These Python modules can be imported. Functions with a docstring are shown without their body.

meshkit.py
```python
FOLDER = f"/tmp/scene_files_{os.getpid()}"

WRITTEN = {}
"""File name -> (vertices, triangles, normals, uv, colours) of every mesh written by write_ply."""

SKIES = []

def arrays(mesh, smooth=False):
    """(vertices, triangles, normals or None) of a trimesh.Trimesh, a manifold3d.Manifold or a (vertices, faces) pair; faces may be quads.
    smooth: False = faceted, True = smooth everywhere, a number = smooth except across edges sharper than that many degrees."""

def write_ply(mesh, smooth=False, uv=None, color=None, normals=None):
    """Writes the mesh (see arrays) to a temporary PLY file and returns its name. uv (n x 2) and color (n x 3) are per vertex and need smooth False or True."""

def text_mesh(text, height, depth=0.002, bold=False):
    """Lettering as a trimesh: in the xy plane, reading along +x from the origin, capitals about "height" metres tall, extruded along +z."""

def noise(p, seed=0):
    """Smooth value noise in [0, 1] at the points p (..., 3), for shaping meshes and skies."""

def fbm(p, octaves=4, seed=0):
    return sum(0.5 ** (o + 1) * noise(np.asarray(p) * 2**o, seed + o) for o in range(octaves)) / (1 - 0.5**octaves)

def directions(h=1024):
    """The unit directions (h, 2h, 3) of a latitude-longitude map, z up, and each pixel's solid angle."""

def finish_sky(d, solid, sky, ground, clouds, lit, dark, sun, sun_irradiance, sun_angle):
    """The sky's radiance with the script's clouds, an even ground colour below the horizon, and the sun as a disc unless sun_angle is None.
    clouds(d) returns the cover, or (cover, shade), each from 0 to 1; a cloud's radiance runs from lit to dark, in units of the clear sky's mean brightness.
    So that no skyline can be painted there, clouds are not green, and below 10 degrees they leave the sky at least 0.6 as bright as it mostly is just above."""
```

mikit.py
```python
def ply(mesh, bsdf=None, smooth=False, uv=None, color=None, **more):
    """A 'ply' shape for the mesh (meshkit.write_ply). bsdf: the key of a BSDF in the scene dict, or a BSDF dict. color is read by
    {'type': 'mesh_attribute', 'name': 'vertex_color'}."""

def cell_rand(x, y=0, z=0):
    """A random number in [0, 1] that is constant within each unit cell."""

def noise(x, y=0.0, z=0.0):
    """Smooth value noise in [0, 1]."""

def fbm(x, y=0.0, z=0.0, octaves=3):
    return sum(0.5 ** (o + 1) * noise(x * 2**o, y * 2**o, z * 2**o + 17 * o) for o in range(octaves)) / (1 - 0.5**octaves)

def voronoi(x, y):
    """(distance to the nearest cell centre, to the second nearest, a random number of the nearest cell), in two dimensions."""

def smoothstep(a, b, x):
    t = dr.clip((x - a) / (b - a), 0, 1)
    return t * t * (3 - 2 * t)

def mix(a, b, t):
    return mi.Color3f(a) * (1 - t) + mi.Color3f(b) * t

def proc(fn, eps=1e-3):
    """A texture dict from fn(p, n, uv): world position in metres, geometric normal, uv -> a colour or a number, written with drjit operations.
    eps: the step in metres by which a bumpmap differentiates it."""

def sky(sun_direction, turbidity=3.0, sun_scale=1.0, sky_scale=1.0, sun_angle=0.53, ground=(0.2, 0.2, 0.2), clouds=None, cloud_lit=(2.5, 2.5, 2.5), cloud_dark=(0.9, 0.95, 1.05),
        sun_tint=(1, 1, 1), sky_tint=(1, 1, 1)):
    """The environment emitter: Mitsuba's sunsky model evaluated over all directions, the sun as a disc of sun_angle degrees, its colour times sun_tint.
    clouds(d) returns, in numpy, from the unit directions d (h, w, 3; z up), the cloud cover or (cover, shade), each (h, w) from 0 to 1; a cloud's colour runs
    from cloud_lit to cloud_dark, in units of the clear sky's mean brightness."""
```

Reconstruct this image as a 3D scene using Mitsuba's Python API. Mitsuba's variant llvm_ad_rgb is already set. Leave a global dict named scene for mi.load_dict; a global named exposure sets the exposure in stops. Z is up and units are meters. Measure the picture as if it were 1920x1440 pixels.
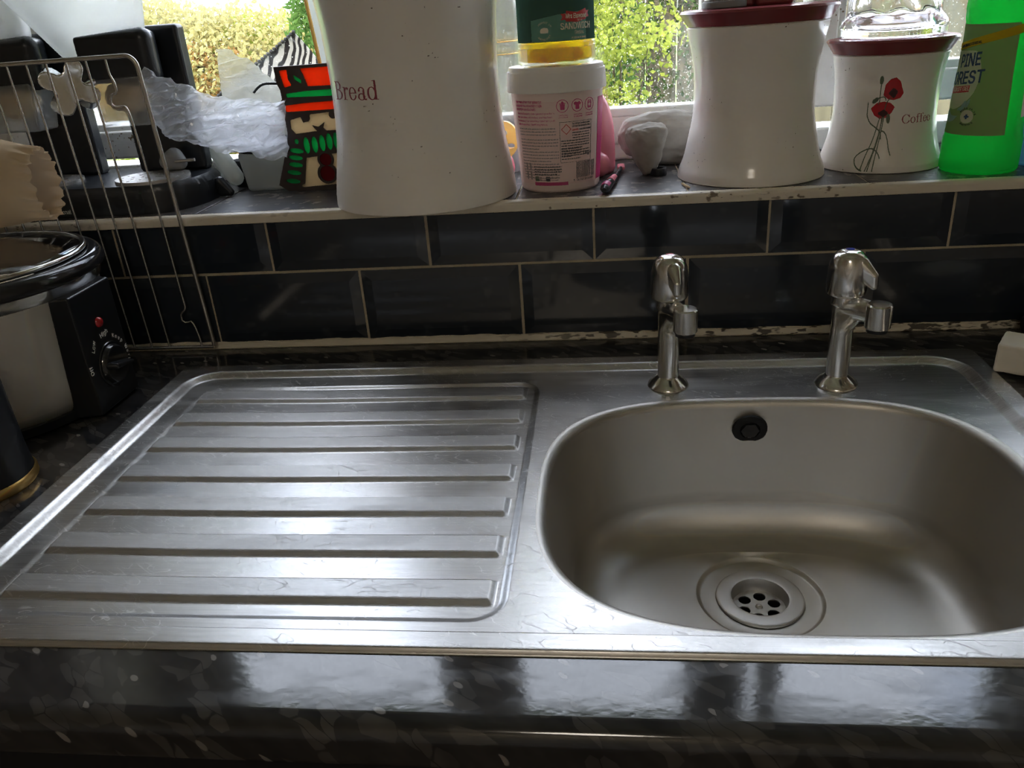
import math, random
import numpy as np
import trimesh
import mitsuba as mi
import drjit as dr
import manifold3d as m3
from shapely import affinity
from shapely.geometry import Polygon, Point, LineString, box as sbox
from shapely.ops import unary_union
import meshkit, mikit
from mikit import proc, noise, fbm, voronoi, smoothstep, mix

T = mi.ScalarTransform4f
random.seed(7)
rng = np.random.default_rng(7)
scene, labels = {}, {}

# ------------------------------------------------------------------ camera, sky, lamps, exposure
YAW, PITCH, ROLL = -0.1299, 0.4317, 0.0742
CAM = np.array([0.5298, -0.9595, 0.3819])
FOCAL = 1510.3
_f = np.array([math.sin(YAW) * math.cos(PITCH), math.cos(YAW) * math.cos(PITCH), -math.sin(PITCH)])
_r = np.array([math.cos(YAW), -math.sin(YAW), 0.0])
_d = np.cross(_f, _r)
_down = -math.sin(ROLL) * _r + math.cos(ROLL) * _d
scene['camera'] = {'type': 'perspective', 'fov_axis': 'x', 'fov': math.degrees(2 * math.atan(960 / FOCAL)),
                   'near_clip': 0.02, 'far_clip': 400.0,
                   'to_world': T().look_at(origin=CAM.tolist(), target=(CAM + _f).tolist(), up=(-_down).tolist())}


def clouds(d):
    n = meshkit.fbm(d * np.array([2.2, 2.2, 4.0]), 5, 3)
    z = d[..., 2]
    cover = np.clip(np.clip((n - 0.25) * 5.0, 0, 1) * 0.9 + np.clip(1 - z * 3.2, 0, 1), 0, 1)
    return cover, np.clip((0.55 - n) * 1.2, 0, 0.5)


scene['sky'] = mikit.sky((-0.35, -0.62, 0.75), turbidity=3.5, sun_scale=0.12, sky_scale=1.0, sun_angle=3.0, ground=(0.10, 0.11, 0.08),
                         clouds=clouds, cloud_lit=(1.75, 1.88, 2.10), cloud_dark=(1.1, 1.2, 1.38), sky_tint=(1.0, 1.0, 1.0))
LAMP = 0.33
exposure = 5.3

# ------------------------------------------------------------------ helpers
CC = trimesh.util.concatenate


def obj(key, mesh, mat, smooth=False, label=None, cat=None, group=None, kind=None, **more):
    scene[key] = mikit.ply(mesh, 'material_' + mat, smooth=smooth, **more)
    tag(key, label, cat, group, kind)
    return key


def tag(key, label=None, cat=None, group=None, kind=None):
    d = {k: v for k, v in (('label', label), ('category', cat), ('group', group), ('kind', kind)) if v}
    if d:
        labels[key] = d


def box(x0, x1, y0, y1, z0, z1):
    m = trimesh.creation.box(extents=(x1 - x0, y1 - y0, z1 - z0))
    m.apply_translation(((x0 + x1) / 2, (y0 + y1) / 2, (z0 + z1) / 2))
    return m


def man(M):
    me = M.to_mesh()
    return trimesh.Trimesh(np.array(me.vert_properties[:, :3], float), np.array(me.tri_verts, int), process=True)


def rbox(x0, x1, y0, y1, z0, z1, r=0.003, n=12):
    """rounded box as the hull of eight spheres"""
    r = min(r, (x1 - x0) / 2.01, (y1 - y0) / 2.01, (z1 - z0) / 2.01)
    s = m3.Manifold.sphere(r, n)
    return man(m3.Manifold.batch_hull([s.translate((x, y, z)) for x in (x0 + r, x1 - r) for y in (y0 + r, y1 - r) for z in (z0 + r, z1 - r)]))


def lathe(profile, c=(0, 0, 0), n=72, sy=1.0, sx=1.0):
    p = np.array(profile, float)
    a = np.arange(n) * 2 * np.pi / n
    v = np.stack([p[:, None, 0] * np.cos(a) * sx, p[:, None, 0] * np.sin(a) * sy, np.repeat(p[:, 1:2], n, 1)], -1).reshape(-1, 3)
    f = []
    for i in range(len(p) - 1):
        for j in range(n):
            k = (j + 1) % n
            f += [[i * n + j, i * n + k, (i + 1) * n + k], [i * n + j, (i + 1) * n + k, (i + 1) * n + j]]
    m = trimesh.Trimesh(v, np.array(f), process=False)
    m.merge_vertices()
    m.update_faces(m.nondegenerate_faces())
    m.apply_translation(c)
    return m


def spline(pts, n=40):
    from scipy.interpolate import PchipInterpolator
    p = np.array(pts, float)
    t = np.concatenate([[0], np.cumsum(np.linalg.norm(np.diff(p, axis=0), axis=1))])
    s = np.linspace(0, t[-1], n)
    return np.stack([PchipInterpolator(t, p[:, k])(s) for k in range(p.shape[1])], 1)


def tube(path, r, n=8, cap=True):
    p = np.array(path, float)
    r = np.broadcast_to(np.asarray(r, float), (len(p),))
    t = np.gradient(p, axis=0)
    t /= np.linalg.norm(t, axis=1, keepdims=True)
    u = np.cross(t[0], [0.3, 0.5, 0.81])
    u /= np.linalg.norm(u)
    rings = []
    a = np.arange(n) * 2 * np.pi / n
    for i in range(len(p)):
        u = u - t[i] * (u @ t[i])
        u /= np.linalg.norm(u)
        w = np.cross(t[i], u)
        rings.append(p[i] + r[i] * (np.cos(a)[:, None] * u + np.sin(a)[:, None] * w))
    v = np.vstack(rings + [p[:1], p[-1:]])
    f = []
    for i in range(len(p) - 1):
        for j in range(n):
            k = (j + 1) % n
            f += [[i * n + j, i * n + k, (i + 1) * n + k], [i * n + j, (i + 1) * n + k, (i + 1) * n + j]]
    if cap:
        e = len(p) * n
        for j in range(n):
            k = (j + 1) % n
            f += [[e, k, j], [e + 1, (len(p) - 1) * n + j, (len(p) - 1) * n + k]]
    return trimesh.Trimesh(v, np.array(f), process=False)


def extrude(poly, depth):
    gs = [g for g in getattr(poly, 'geoms', [poly]) if g.area > 1e-10]
    return CC([trimesh.creation.extrude_polygon(g, depth, engine='earcut') for g in gs])


def xz(mesh, y):
    """a mesh drawn in (x, z) and extruded along +z: stands it up in the plane y, its front towards -y"""
    v = mesh.vertices.copy()
    mesh = mesh.copy()
    mesh.vertices = np.stack([v[:, 0], y - v[:, 2], v[:, 1]], 1)
    return mesh


def hullpts(spheres, n=24):
    return man(m3.Manifold.batch_hull([m3.Manifold.sphere(r, n).translate(tuple(map(float, p))) for p, r in spheres]))


def rot(m, ang, axis, point=(0, 0, 0)):
    m = m.copy()
    m.apply_transform(trimesh.transformations.rotation_matrix(math.radians(ang), axis, point))
    return m


def subdivided(m, size):
    v, f = trimesh.remesh.subdivide_to_size(m.vertices, m.faces, size, max_iter=12)
    return trimesh.Trimesh(v, f, process=False)


# ------------------------------------------------------------------ materials
def mat(key, d, two=True):
    scene['material_' + key] = {'type': 'twosided', 'b': d} if two else d
    return key


def rgb(*c):
    return {'type': 'rgb', 'value': list(map(float, c))}


def pri(key, c, rough=0.4, metal=0.0, spec=0.5, coat=0.0, **k):
    d = {'type': 'principled', 'base_color': c if isinstance(c, dict) else rgb(*c), 'roughness': rough, 'metallic': metal, 'specular': spec}
    if coat:
        d |= {'clearcoat': coat, 'clearcoat_gloss': 0.95}
    d |= k
    return mat(key, d)


def thin(key, c, rough=0.4, spec_trans=0.0, diff_trans=0.0, eta=1.45, **k):
    scene['material_' + key] = {'type': 'principledthin', 'base_color': c if isinstance(c, dict) else rgb(*c), 'roughness': rough, 'spec_trans': spec_trans,
                  'diff_trans': diff_trans, 'eta': eta, **k}
    return key


def scratches(p):
    return dr.maximum(smoothstep(0.035, 0.0, dr.abs(noise(p.x * 150.0 + p.y * 260.0, p.x * 60.0 - p.y * 30.0, 3.0) - 0.5)) * smoothstep(0.5, 0.6, noise(p.x * 40.0, p.y * 40.0, 9.0)),
                    smoothstep(0.03, 0.0, dr.abs(noise(p.x * 60.0 - p.y * 300.0 + 7.0, p.x * 60.0 + p.y * 20.0, 5.0) - 0.5)) * smoothstep(0.55, 0.65, noise(p.x * 30.0 + 5.0, p.y * 30.0, 2.0)))


def scratch_height(p, n, uv):
    return scratches(p) + 0.35 * noise(p.x * 900.0 + p.y * 500.0, p.y * 1400.0 - p.x * 300.0, 1.0)


def steel_alpha(p, n, uv):
    s = fbm(p.x * 25.0, p.y * 900.0, p.z * 200.0, octaves=2)
    worn = smoothstep(0.52, 0.75, fbm(p.x * 9.0 + 3.0, p.y * 30.0, p.z * 9.0))
    sc = scratches(p)
    return 0.115 + 0.05 * (s - 0.5) + 0.07 * worn + 0.11 * sc


def steel_worn_alpha(p, n, uv):
    return steel_alpha(p, n, uv) + 0.09


def tile_grime(p, n, uv):
    return mix((0.015, 0.021, 0.030), (0.032, 0.038, 0.044), smoothstep(0.6, 0.8, fbm(p.x * 60.0, p.y * 60.0, p.z * 60.0)))


def grout_col(p, n, uv):
    g = fbm(p.x * 45.0, p.y * 45.0, p.z * 45.0)
    return mix((0.33, 0.28, 0.20), (0.50, 0.44, 0.34), g)


def caulk_col(p, n, uv):
    dirty = smoothstep(0.50, 0.62, fbm(p.x * 90.0, p.y * 160.0, p.z * 200.0)) * smoothstep(0.45, 0.62, p.x + 0.12 * noise(p.x * 9.0, 1.0, 2.0))
    return mix((0.60, 0.55, 0.45), (0.05, 0.04, 0.03), dirty * 0.95)


def trim_col(p, n, uv):
    dirt = smoothstep(0.60, 0.72, fbm(p.x * 120.0, p.y * 160.0, p.z * 160.0)) * smoothstep(0.40, 0.60, noise(p.x * 14.0, 2.0, 1.0))
    return mix((0.66, 0.60, 0.50), (0.16, 0.12, 0.08), dirt)


def sill_col(p, n, uv):
    a = fbm(p.x * 14.0, p.y * 50.0, 2.0)
    b = smoothstep(0.66, 0.74, fbm(p.x * 90.0, p.y * 90.0, 4.0))
    return mix(mix((0.022, 0.022, 0.026), (0.075, 0.070, 0.068), a), (0.20, 0.18, 0.16), b * 0.7)


def laminate_col(p, n, uv):
    # granite print: long slanted chips of grey-brown over near black
    x, y = p.x * 0.82 - p.y * 0.57 - p.z * 0.3, p.x * 0.57 + p.y * 0.82 + p.z * 0.5
    w = fbm(x * 30.0, y * 30.0, 1.0) * 0.9
    d1, d2, r = voronoi(x * 48.0 + 2.2 * w, y * 130.0 + 2.2 * w)
    chip = smoothstep(0.62, 0.72, r) * smoothstep(0.02, 0.12, d2 - d1)
    e1, e2, q = voronoi(x * 90.0 + w + 31.0, y * 190.0 + w)
    fleck = smoothstep(0.975, 0.98, q) * smoothstep(0.42, 0.30, e1)
    base = mix((0.010, 0.012, 0.016), (0.040, 0.040, 0.040), fbm(x * 30.0, y * 80.0, 3.0))
    return mix(mix(base, (0.082, 0.079, 0.074), chip * (0.15 + 0.65 * noise(x * 60.0, y * 120.0, 8.0))), (0.20, 0.19, 0.18), fleck)


def laminate_rough(p, n, uv):
    return 0.085 + 0.07 * smoothstep(0.45, 0.7, fbm(p.x * 30.0, p.y * 90.0, 2.0))


def speckled(p, n, uv):
    s = smoothstep(0.88, 0.93, noise(p.x * 420.0, p.y * 420.0, p.z * 420.0)) * smoothstep(0.66, 0.74, noise(p.x * 40.0, p.y * 40.0, p.z * 40.0))
    return mix((0.83, 0.80, 0.76), (0.12, 0.08, 0.06), s)


def upvc_col(p, n, uv):
    s = smoothstep(0.82, 0.88, noise(p.x * 300.0, p.y * 300.0, p.z * 300.0)) * smoothstep(0.55, 0.7, noise(p.x * 25.0, p.y * 25.0, p.z * 25.0))
    g = fbm(p.x * 18.0, p.y * 18.0, p.z * 18.0)
    return mix(mix((0.80, 0.80, 0.80), (0.70, 0.69, 0.64), g), (0.22, 0.16, 0.10), s)


def stone_col(p, n, uv):
    return mix((0.20, 0.18, 0.155), (0.40, 0.38, 0.34), fbm(p.x * 60.0, p.y * 60.0, p.z * 60.0, octaves=4))


def paper_col(p, n, uv):
    return mix((0.60, 0.47, 0.32), (0.72, 0.58, 0.41), fbm(p.x * 25.0, p.y * 25.0, p.z * 25.0))


def zebra_col(p, n, uv):
    w = fbm(p.x * 16.0, p.y * 4.0, p.z * 16.0)
    s = dr.sin((p.x * 1.0 - p.z * 0.45) * 270.0 + w * 13.0)
    return mix((0.02, 0.02, 0.022), (0.34, 0.34, 0.33), smoothstep(-0.25, 0.25, s))


def bark_col(p, n, uv):
    return mix((0.03, 0.026, 0.018), (0.12, 0.10, 0.07), fbm(p.x * 12.0, p.y * 12.0, p.z * 2.5))


def plank_col(p, n, uv):
    return mix((0.045, 0.040, 0.026), (0.15, 0.135, 0.085), fbm(p.x * 22.0, p.y * 22.0, p.z * 2.0))


def brushed_body(p, n, uv):
    return 0.17 + 0.10 * (noise(p.x * 60.0, p.y * 60.0, p.z * 2.0) - 0.5)


mat('steel', {'type': 'roughconductor', 'material': 'none', 'distribution': 'ggx', 'alpha': proc(steel_alpha), 'specular_reflectance': rgb(0.60, 0.59, 0.575)})
mat('steel_worn', {'type': 'bumpmap', 'scale': 0.00006, 'tex': proc(scratch_height, eps=3e-4), 'b': {'type': 'roughconductor', 'material': 'none', 'distribution': 'ggx', 'alpha': proc(steel_worn_alpha), 'specular_reflectance': rgb(0.60, 0.59, 0.575)}})
mat('steel_bowl', {'type': 'roughconductor', 'material': 'none', 'distribution': 'ggx', 'alpha': 0.20, 'specular_reflectance': rgb(0.60, 0.575, 0.53)})
mat('steel_plain', {'type': 'roughconductor', 'material': 'none', 'distribution': 'ggx', 'alpha': 0.22, 'specular_reflectance': rgb(0.60, 0.58, 0.55)})
mat('steel_body', {'type': 'roughconductor', 'material': 'none', 'distribution': 'ggx', 'alpha': proc(brushed_body), 'specular_reflectance': rgb(0.84, 0.80, 0.74)})
mat('chrome', {'type': 'roughconductor', 'material': 'none', 'distribution': 'ggx', 'alpha': 0.02, 'specular_reflectance': rgb(0.86, 0.86, 0.85)})
mat('wire', {'type': 'roughconductor', 'material': 'none', 'distribution': 'ggx', 'alpha': 0.14, 'specular_reflectance': rgb(0.55, 0.53, 0.50)})
mat('gold', {'type': 'roughconductor', 'material': 'none', 'distribution': 'ggx', 'alpha': 0.12, 'specular_reflectance': rgb(0.85, 0.55, 0.20)})
pri('tile_black', proc(tile_grime), 0.10, spec=0.5, coat=0.5)
pri('grout', proc(grout_col), 0.9, spec=0.2)
pri('caulk', proc(caulk_col), 0.5, spec=0.4)
pri('trim_cream', proc(trim_col), 0.35)
pri('sill_slate', proc(sill_col), 0.38)
mat('laminate', {'type': 'bumpmap', 'scale': 0.00003, 'tex': proc(lambda p, n, uv: fbm(p.x * 160.0, p.y * 260.0, p.z * 160.0), eps=4e-4),
                 'b': {'type': 'principled', 'base_color': proc(laminate_col), 'roughness': proc(laminate_rough), 'specular': 0.75}})
pri('ceramic', proc(speckled), 0.16, spec=0.5, coat=0.4)
pri('ceramic_clean', (0.83, 0.80, 0.76), 0.16, spec=0.5, coat=0.4)
pri('red_lid', (0.20, 0.035, 0.042), 0.22, spec=0.5, coat=0.5)
pri('upvc', proc(upvc_col), 0.35)
pri('white_plastic', (0.80, 0.78, 0.76), 0.38)
pri('wall_paint', (0.56, 0.50, 0.42), 0.85, spec=0.2)
pri('ceiling_paint', (0.80, 0.76, 0.70), 0.9, spec=0.1)
pri('wall_cream', (0.80, 0.74, 0.64), 0.85, spec=0.2)
pri('floor_vinyl', (0.16, 0.12, 0.09), 0.5)
pri('black_plastic', (0.012, 0.014, 0.017), 0.30)
pri('black_gloss', (0.010, 0.011, 0.013), 0.10, coat=0.6)
pri('black_matte', (0.010, 0.011, 0.013), 0.6, spec=0.3)
pri('cabinet_dark', (0.010, 0.012, 0.016), 0.35)
pri('grey_rubber', (0.22, 0.23, 0.24), 0.55)
pri('ink_white', (0.75, 0.75, 0.74), 0.6)
pri('ink_red', (0.28, 0.05, 0.075), 0.5)
pri('ink_magenta', (0.52, 0.06, 0.20), 0.5)
pri('ink_dark', (0.045, 0.04, 0.05), 0.5)
pri('ink_grey', (0.30, 0.24, 0.25), 0.6)
pri('ink_blue', (0.03, 0.075, 0.17), 0.5)
pri('ink_cream', (0.72, 0.68, 0.55), 0.5)
pri('ink_green', (0.10, 0.14, 0.09), 0.5)
pri('poppy_red', (0.42, 0.012, 0.018), 0.35)
pri('poppy_dark', (0.05, 0.008, 0.010), 0.4)
pri('tub_white', (0.80, 0.66, 0.63), 0.36)
pri('tub_label', (0.78, 0.60, 0.58), 0.40)
pri('tub_pink', (0.62, 0.05, 0.22), 0.4)
pri('pink_plastic', (0.70, 0.22, 0.28), 0.3)
pri('yellow_plastic', (0.80, 0.50, 0.12), 0.35)
pri('stone', proc(stone_col), 0.85, spec=0.25)
thin('paper', proc(paper_col), 0.75, diff_trans=0.35)
pri('sponge_white', (0.78, 0.74, 0.66), 0.95, spec=0.1)
pri('indicator_red', (0.45, 0.01, 0.015), 0.12, coat=0.8)
pri('indicator_blue', (0.02, 0.05, 0.35), 0.12, coat=0.8)
pri('lead', (0.035, 0.022, 0.018), 0.55)
thin('glass_orange', (0.95, 0.13, 0.03), 0.35, spec_trans=0.25, diff_trans=1.3)
thin('glass_green', (0.03, 0.55, 0.20), 0.35, spec_trans=0.25, diff_trans=1.3)
thin('glass_cream', (0.82, 0.68, 0.46), 0.4, spec_trans=0.1, diff_trans=0.9)
thin('glass_maroon', (0.18, 0.015, 0.02), 0.4, spec_trans=0.1, diff_trans=0.7)
thin('bottle_green', (0.07, 0.70, 0.19), 0.25, spec_trans=0.30, diff_trans=1.35)
thin('bottle_label', (0.40, 0.46, 0.24), 0.3, diff_trans=0.8)
thin('label_pale', (0.80, 0.80, 0.66), 0.3, diff_trans=0.8)
thin('label_yellow', (0.80, 0.62, 0.05), 0.3, diff_trans=0.9)
thin('label_splash', (0.45, 0.62, 0.60), 0.3, diff_trans=0.9)
pri('label_red', (0.50, 0.05, 0.05), 0.4)
thin('bottle_blue', (0.28, 0.52, 0.66), 0.3, spec_trans=0.1, diff_trans=1.0)
thin('jar_glass', (0.93, 0.95, 0.90), 0.05, spec_trans=0.92, eta=1.5)
thin('pickle_liquid', (1.0, 0.80, 0.06), 0.10, spec_trans=0.50, diff_trans=1.9, eta=1.34)
thin('pickle', (1.0, 0.62, 0.06), 0.4, spec_trans=0.0, diff_trans=1.6)
thin('jar_label', (0.07, 0.15, 0.12), 0.45, diff_trans=0.35)
thin('jar_label_pale', (0.20, 0.42, 0.34), 0.45, diff_trans=0.6)
thin('clear_bag', (0.92, 0.93, 0.96), 0.09, spec_trans=0.62, diff_trans=1.25, eta=1.7)
thin('milky_bag', (0.80, 0.82, 0.81), 0.14, spec_trans=0.72, diff_trans=0.8, eta=1.5)
thin('frosted', (0.86, 0.87, 0.86), 0.30, spec_trans=0.40, diff_trans=1.05, eta=1.5)
thin('frosted_dull', (0.60, 0.62, 0.60), 0.35, spec_trans=0.35, diff_trans=0.8, eta=1.5)
thin('chute_plastic', (0.85, 0.86, 0.86), 0.08, spec_trans=0.80, diff_trans=0.7, eta=1.45)
thin('tube_plastic', (0.80, 0.82, 0.78), 0.3, spec_trans=0.05, diff_trans=0.9)
thin('clear_plastic', (0.93, 0.94, 0.94), 0.04, spec_trans=0.93, eta=1.5)
pri('cereal', (0.62, 0.45, 0.27), 0.8)
scene['material_pane'] = {'type': 'thindielectric', 'int_ior': 1.5}
scene['material_clear_glass'] = {'type': 'dielectric', 'int_ior': 1.5}
thin('leaf_yellow', (0.46, 0.42, 0.18), 0.5, diff_trans=1.1)
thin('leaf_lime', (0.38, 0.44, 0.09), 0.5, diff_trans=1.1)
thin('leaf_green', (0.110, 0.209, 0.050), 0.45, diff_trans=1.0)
thin('leaf_dark', (0.055, 0.094, 0.028), 0.5, diff_trans=0.8)
thin('leaf_amber', (0.44, 0.27, 0.10), 0.5, diff_trans=1.0)
pri('bark', proc(bark_col), 0.9)
pri('plank', proc(plank_col), 0.85)
pri('terracotta', (0.42, 0.17, 0.08), 0.8)
pri('render_wall', (0.36, 0.29, 0.22), 0.9)
pri('grass', (0.10, 0.16, 0.04), 0.95)
thin('zebra', proc(zebra_col), 0.7, diff_trans=0.5)
thin('water_spot', (0.90, 0.90, 0.86), 0.5, spec_trans=0.2, diff_trans=1.2)

# ------------------------------------------------------------------ the room shell
SILL = 0.178
PX0, PX1 = -0.375, 1.31          # window opening
XL, XR, YB, ZF, ZC = -1.5, 2.1, -2.7, -0.9, 1.5


def struct(key, mesh, m, label, **k):
    obj(key, mesh, m, label=label, kind='structure', **k)


struct('wall_back', CC([box(XL, XR, 0.0, 0.30, ZF, SILL - 0.012), box(XL, PX0, 0.0, 0.30, SILL - 0.012, ZC), box(PX1, XR, 0.0, 0.30, SILL - 0.012, ZC), box(PX0, PX1, 0.0, 0.30, 1.03, ZC)]),
       'wall_paint', 'kitchen wall around the window above the sink')
struct('floor', box(XL, XR, YB, 0.0, ZF - 0.05, ZF), 'floor_vinyl', 'brown kitchen floor')
struct('ceiling', box(XL, XR, YB, 0.3, ZC, ZC + 0.05), 'ceiling_paint', 'pale kitchen ceiling')
struct('wall_left', box(XL - 0.1, XL, YB, 0.3, ZF, ZC), 'wall_paint', 'cream left kitchen wall')
struct('wall_right', box(XR, XR + 0.1, YB, 0.3, ZF, ZC), 'wall_paint', 'cream right kitchen wall')
struct('wall_front', box(XL, XR, YB - 0.1, YB, ZF, ZC), 'wall_cream', 'cream kitchen wall opposite the sink')
lampm = lathe([(0.0, 0.0), (0.16, 0.0), (0.17, 0.012), (0.17, 0.04), (0.0, 0.04)], (0.45, -2.15, ZC - 0.045), 48)
lampm.invert()
obj('ceiling_lamp', lampm, 'white_plastic', label='round flush ceiling lamp in the middle of the kitchen ceiling', cat='lamp')
scene['ceiling_lamp']['emitter'] = {'type': 'area', 'radiance': rgb(LAMP * 1.0, LAMP * 0.90, LAMP * 0.77)}
if lampm.volume < 0:
    lampm.invert()
    scene['ceiling_lamp']['filename'] = mikit.ply(lampm)['filename']

# wall tiles
P = 0.203
XU, XLo, Z1, Z2 = -0.0917, 0.0191, 0.1016, 0.1655
struct('wall_back__grout', box(XL, XR, -0.004, 0.0, 0.0, Z2 + 0.001), 'grout', None)
labels.pop('wall_back__grout', None)


def tile_mesh(x0, x1, z0, z1, bevel_top=True, y0=-0.0035, h=0.0034, b=0.013):
    zt = z1 - (b if bevel_top else 0.0)
    e = 0.0012
    o = [(x0, y0 + 0.0035, z0), (x1, y0 + 0.0035, z0), (x1, y0 + 0.0035, z1), (x0, y0 + 0.0035, z1)]
    a = [(x0 + 0.0, y0 - e, z0), (x1, y0 - e, z0), (x1, y0 - e, z1), (x0, y0 - e, z1)]
    c = [(x0 + b, y0 - h, z0 + b), (x1 - b, y0 - h, z0 + b), (x1 - b, y0 - h, zt), (x0 + b, y0 - h, zt)]
    v = np.array(o + a + c)
    f = []
    for s, t in ((0, 4), (4, 8)):
        for i in range(4):
            j = (i + 1) % 4
            f += [[s + i, s + j, t + j], [s + i, t + j, t + i]]
    f += [[8, 9, 10], [8, 10, 11]]
    return trimesh.Trimesh(v, np.array(f), process=False)


n = 0
for i in range(-7, 11):
    for row in (0, 1):
        x0 = (XLo if row == 0 else XU) + i * P
        x1 = x0 + P
        if x0 < XL or x1 > XR:
            continue
        z0, z1 = (0.0075, Z1 - 0.0016) if row == 0 else (Z1 + 0.0016, Z2)
        j = rng.uniform(-0.0004, 0.0004, 4)
        m = tile_mesh(x0 + 0.0016 + j[0], x1 - 0.0016 + j[1], z0 + j[2], z1 + j[3] * (row == 0), row == 0)
        obj('wall_back__tile' + (f'_{n:03d}' if n else ''), m, 'tile_black')
        n += 1

# caulk along the worktop, uneven bead
xs = np.linspace(XL, XR, 500)
prof = np.array([(0.0, 0.0), (-0.0085, 0.0), (-0.0085, 0.002), (-0.006, 0.0055), (-0.0055, 0.0085), (0.0, 0.0085)])
v = []
for x in xs:
    w = 0.85 + 0.5 * meshkit.noise(np.array([x * 40, 0.5, 0.5])) + 0.35 * (meshkit.noise(np.array([x * 160, 3.5, 0.5])) - 0.5)
    v.append(np.stack([np.full(6, x), prof[:, 0] * (0.9 + 0.2 * w), prof[:, 1] * w], 1))
v = np.vstack(v)
f = []
for i in range(len(xs) - 1):
    for j in range(5):
        a = i * 6 + j
        f += [[a, a + 1, a + 7], [a, a + 7, a + 6]]
struct('trim_2', trimesh.Trimesh(v, np.array(f), process=False), 'caulk', 'cream sealant bead, stained black behind the taps', smooth=True)

# windowsill: slate-look tiles with a cream edge strip
struct('trim_1', box(PX0, PX1, 0.0, 0.30, SILL - 0.0119, SILL - 0.0012), 'grout', 'dark slate windowsill with a cream edge strip')
xe = [PX0] + [XLo + i * P for i in range(-2, 7) if PX0 < XLo + i * P < PX1] + [PX1]
for i in range(len(xe) - 1):
    obj('trim_1__tile' + (f'_{i:03d}' if i else ''), rbox(xe[i] + 0.001, xe[i + 1] - 0.001, 0.002, 0.262, SILL - 0.008, SILL, 0.0008, 8), 'sill_slate')
bead = m3.Manifold.batch_hull([m3.Manifold.cylinder(PX1 - PX0 + 0.1, rr, rr, 24).rotate((0, 90, 0)).translate((PX0 - 0.05, yy, zz)) for yy, zz, rr in
                               ((-0.0045, SILL - 0.0045, 0.0048), (0.002, SILL - 0.0005, 0.001), (0.002, SILL - 0.0115, 0.001), (-0.0082, SILL - 0.0108, 0.001))])
obj('trim_1__edge_strip', man(bead), 'trim_cream', smooth=40, label='cream plastic edge strip with dirt')

# ------------------------------------------------------------------ the window
W0 = 0.235


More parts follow.
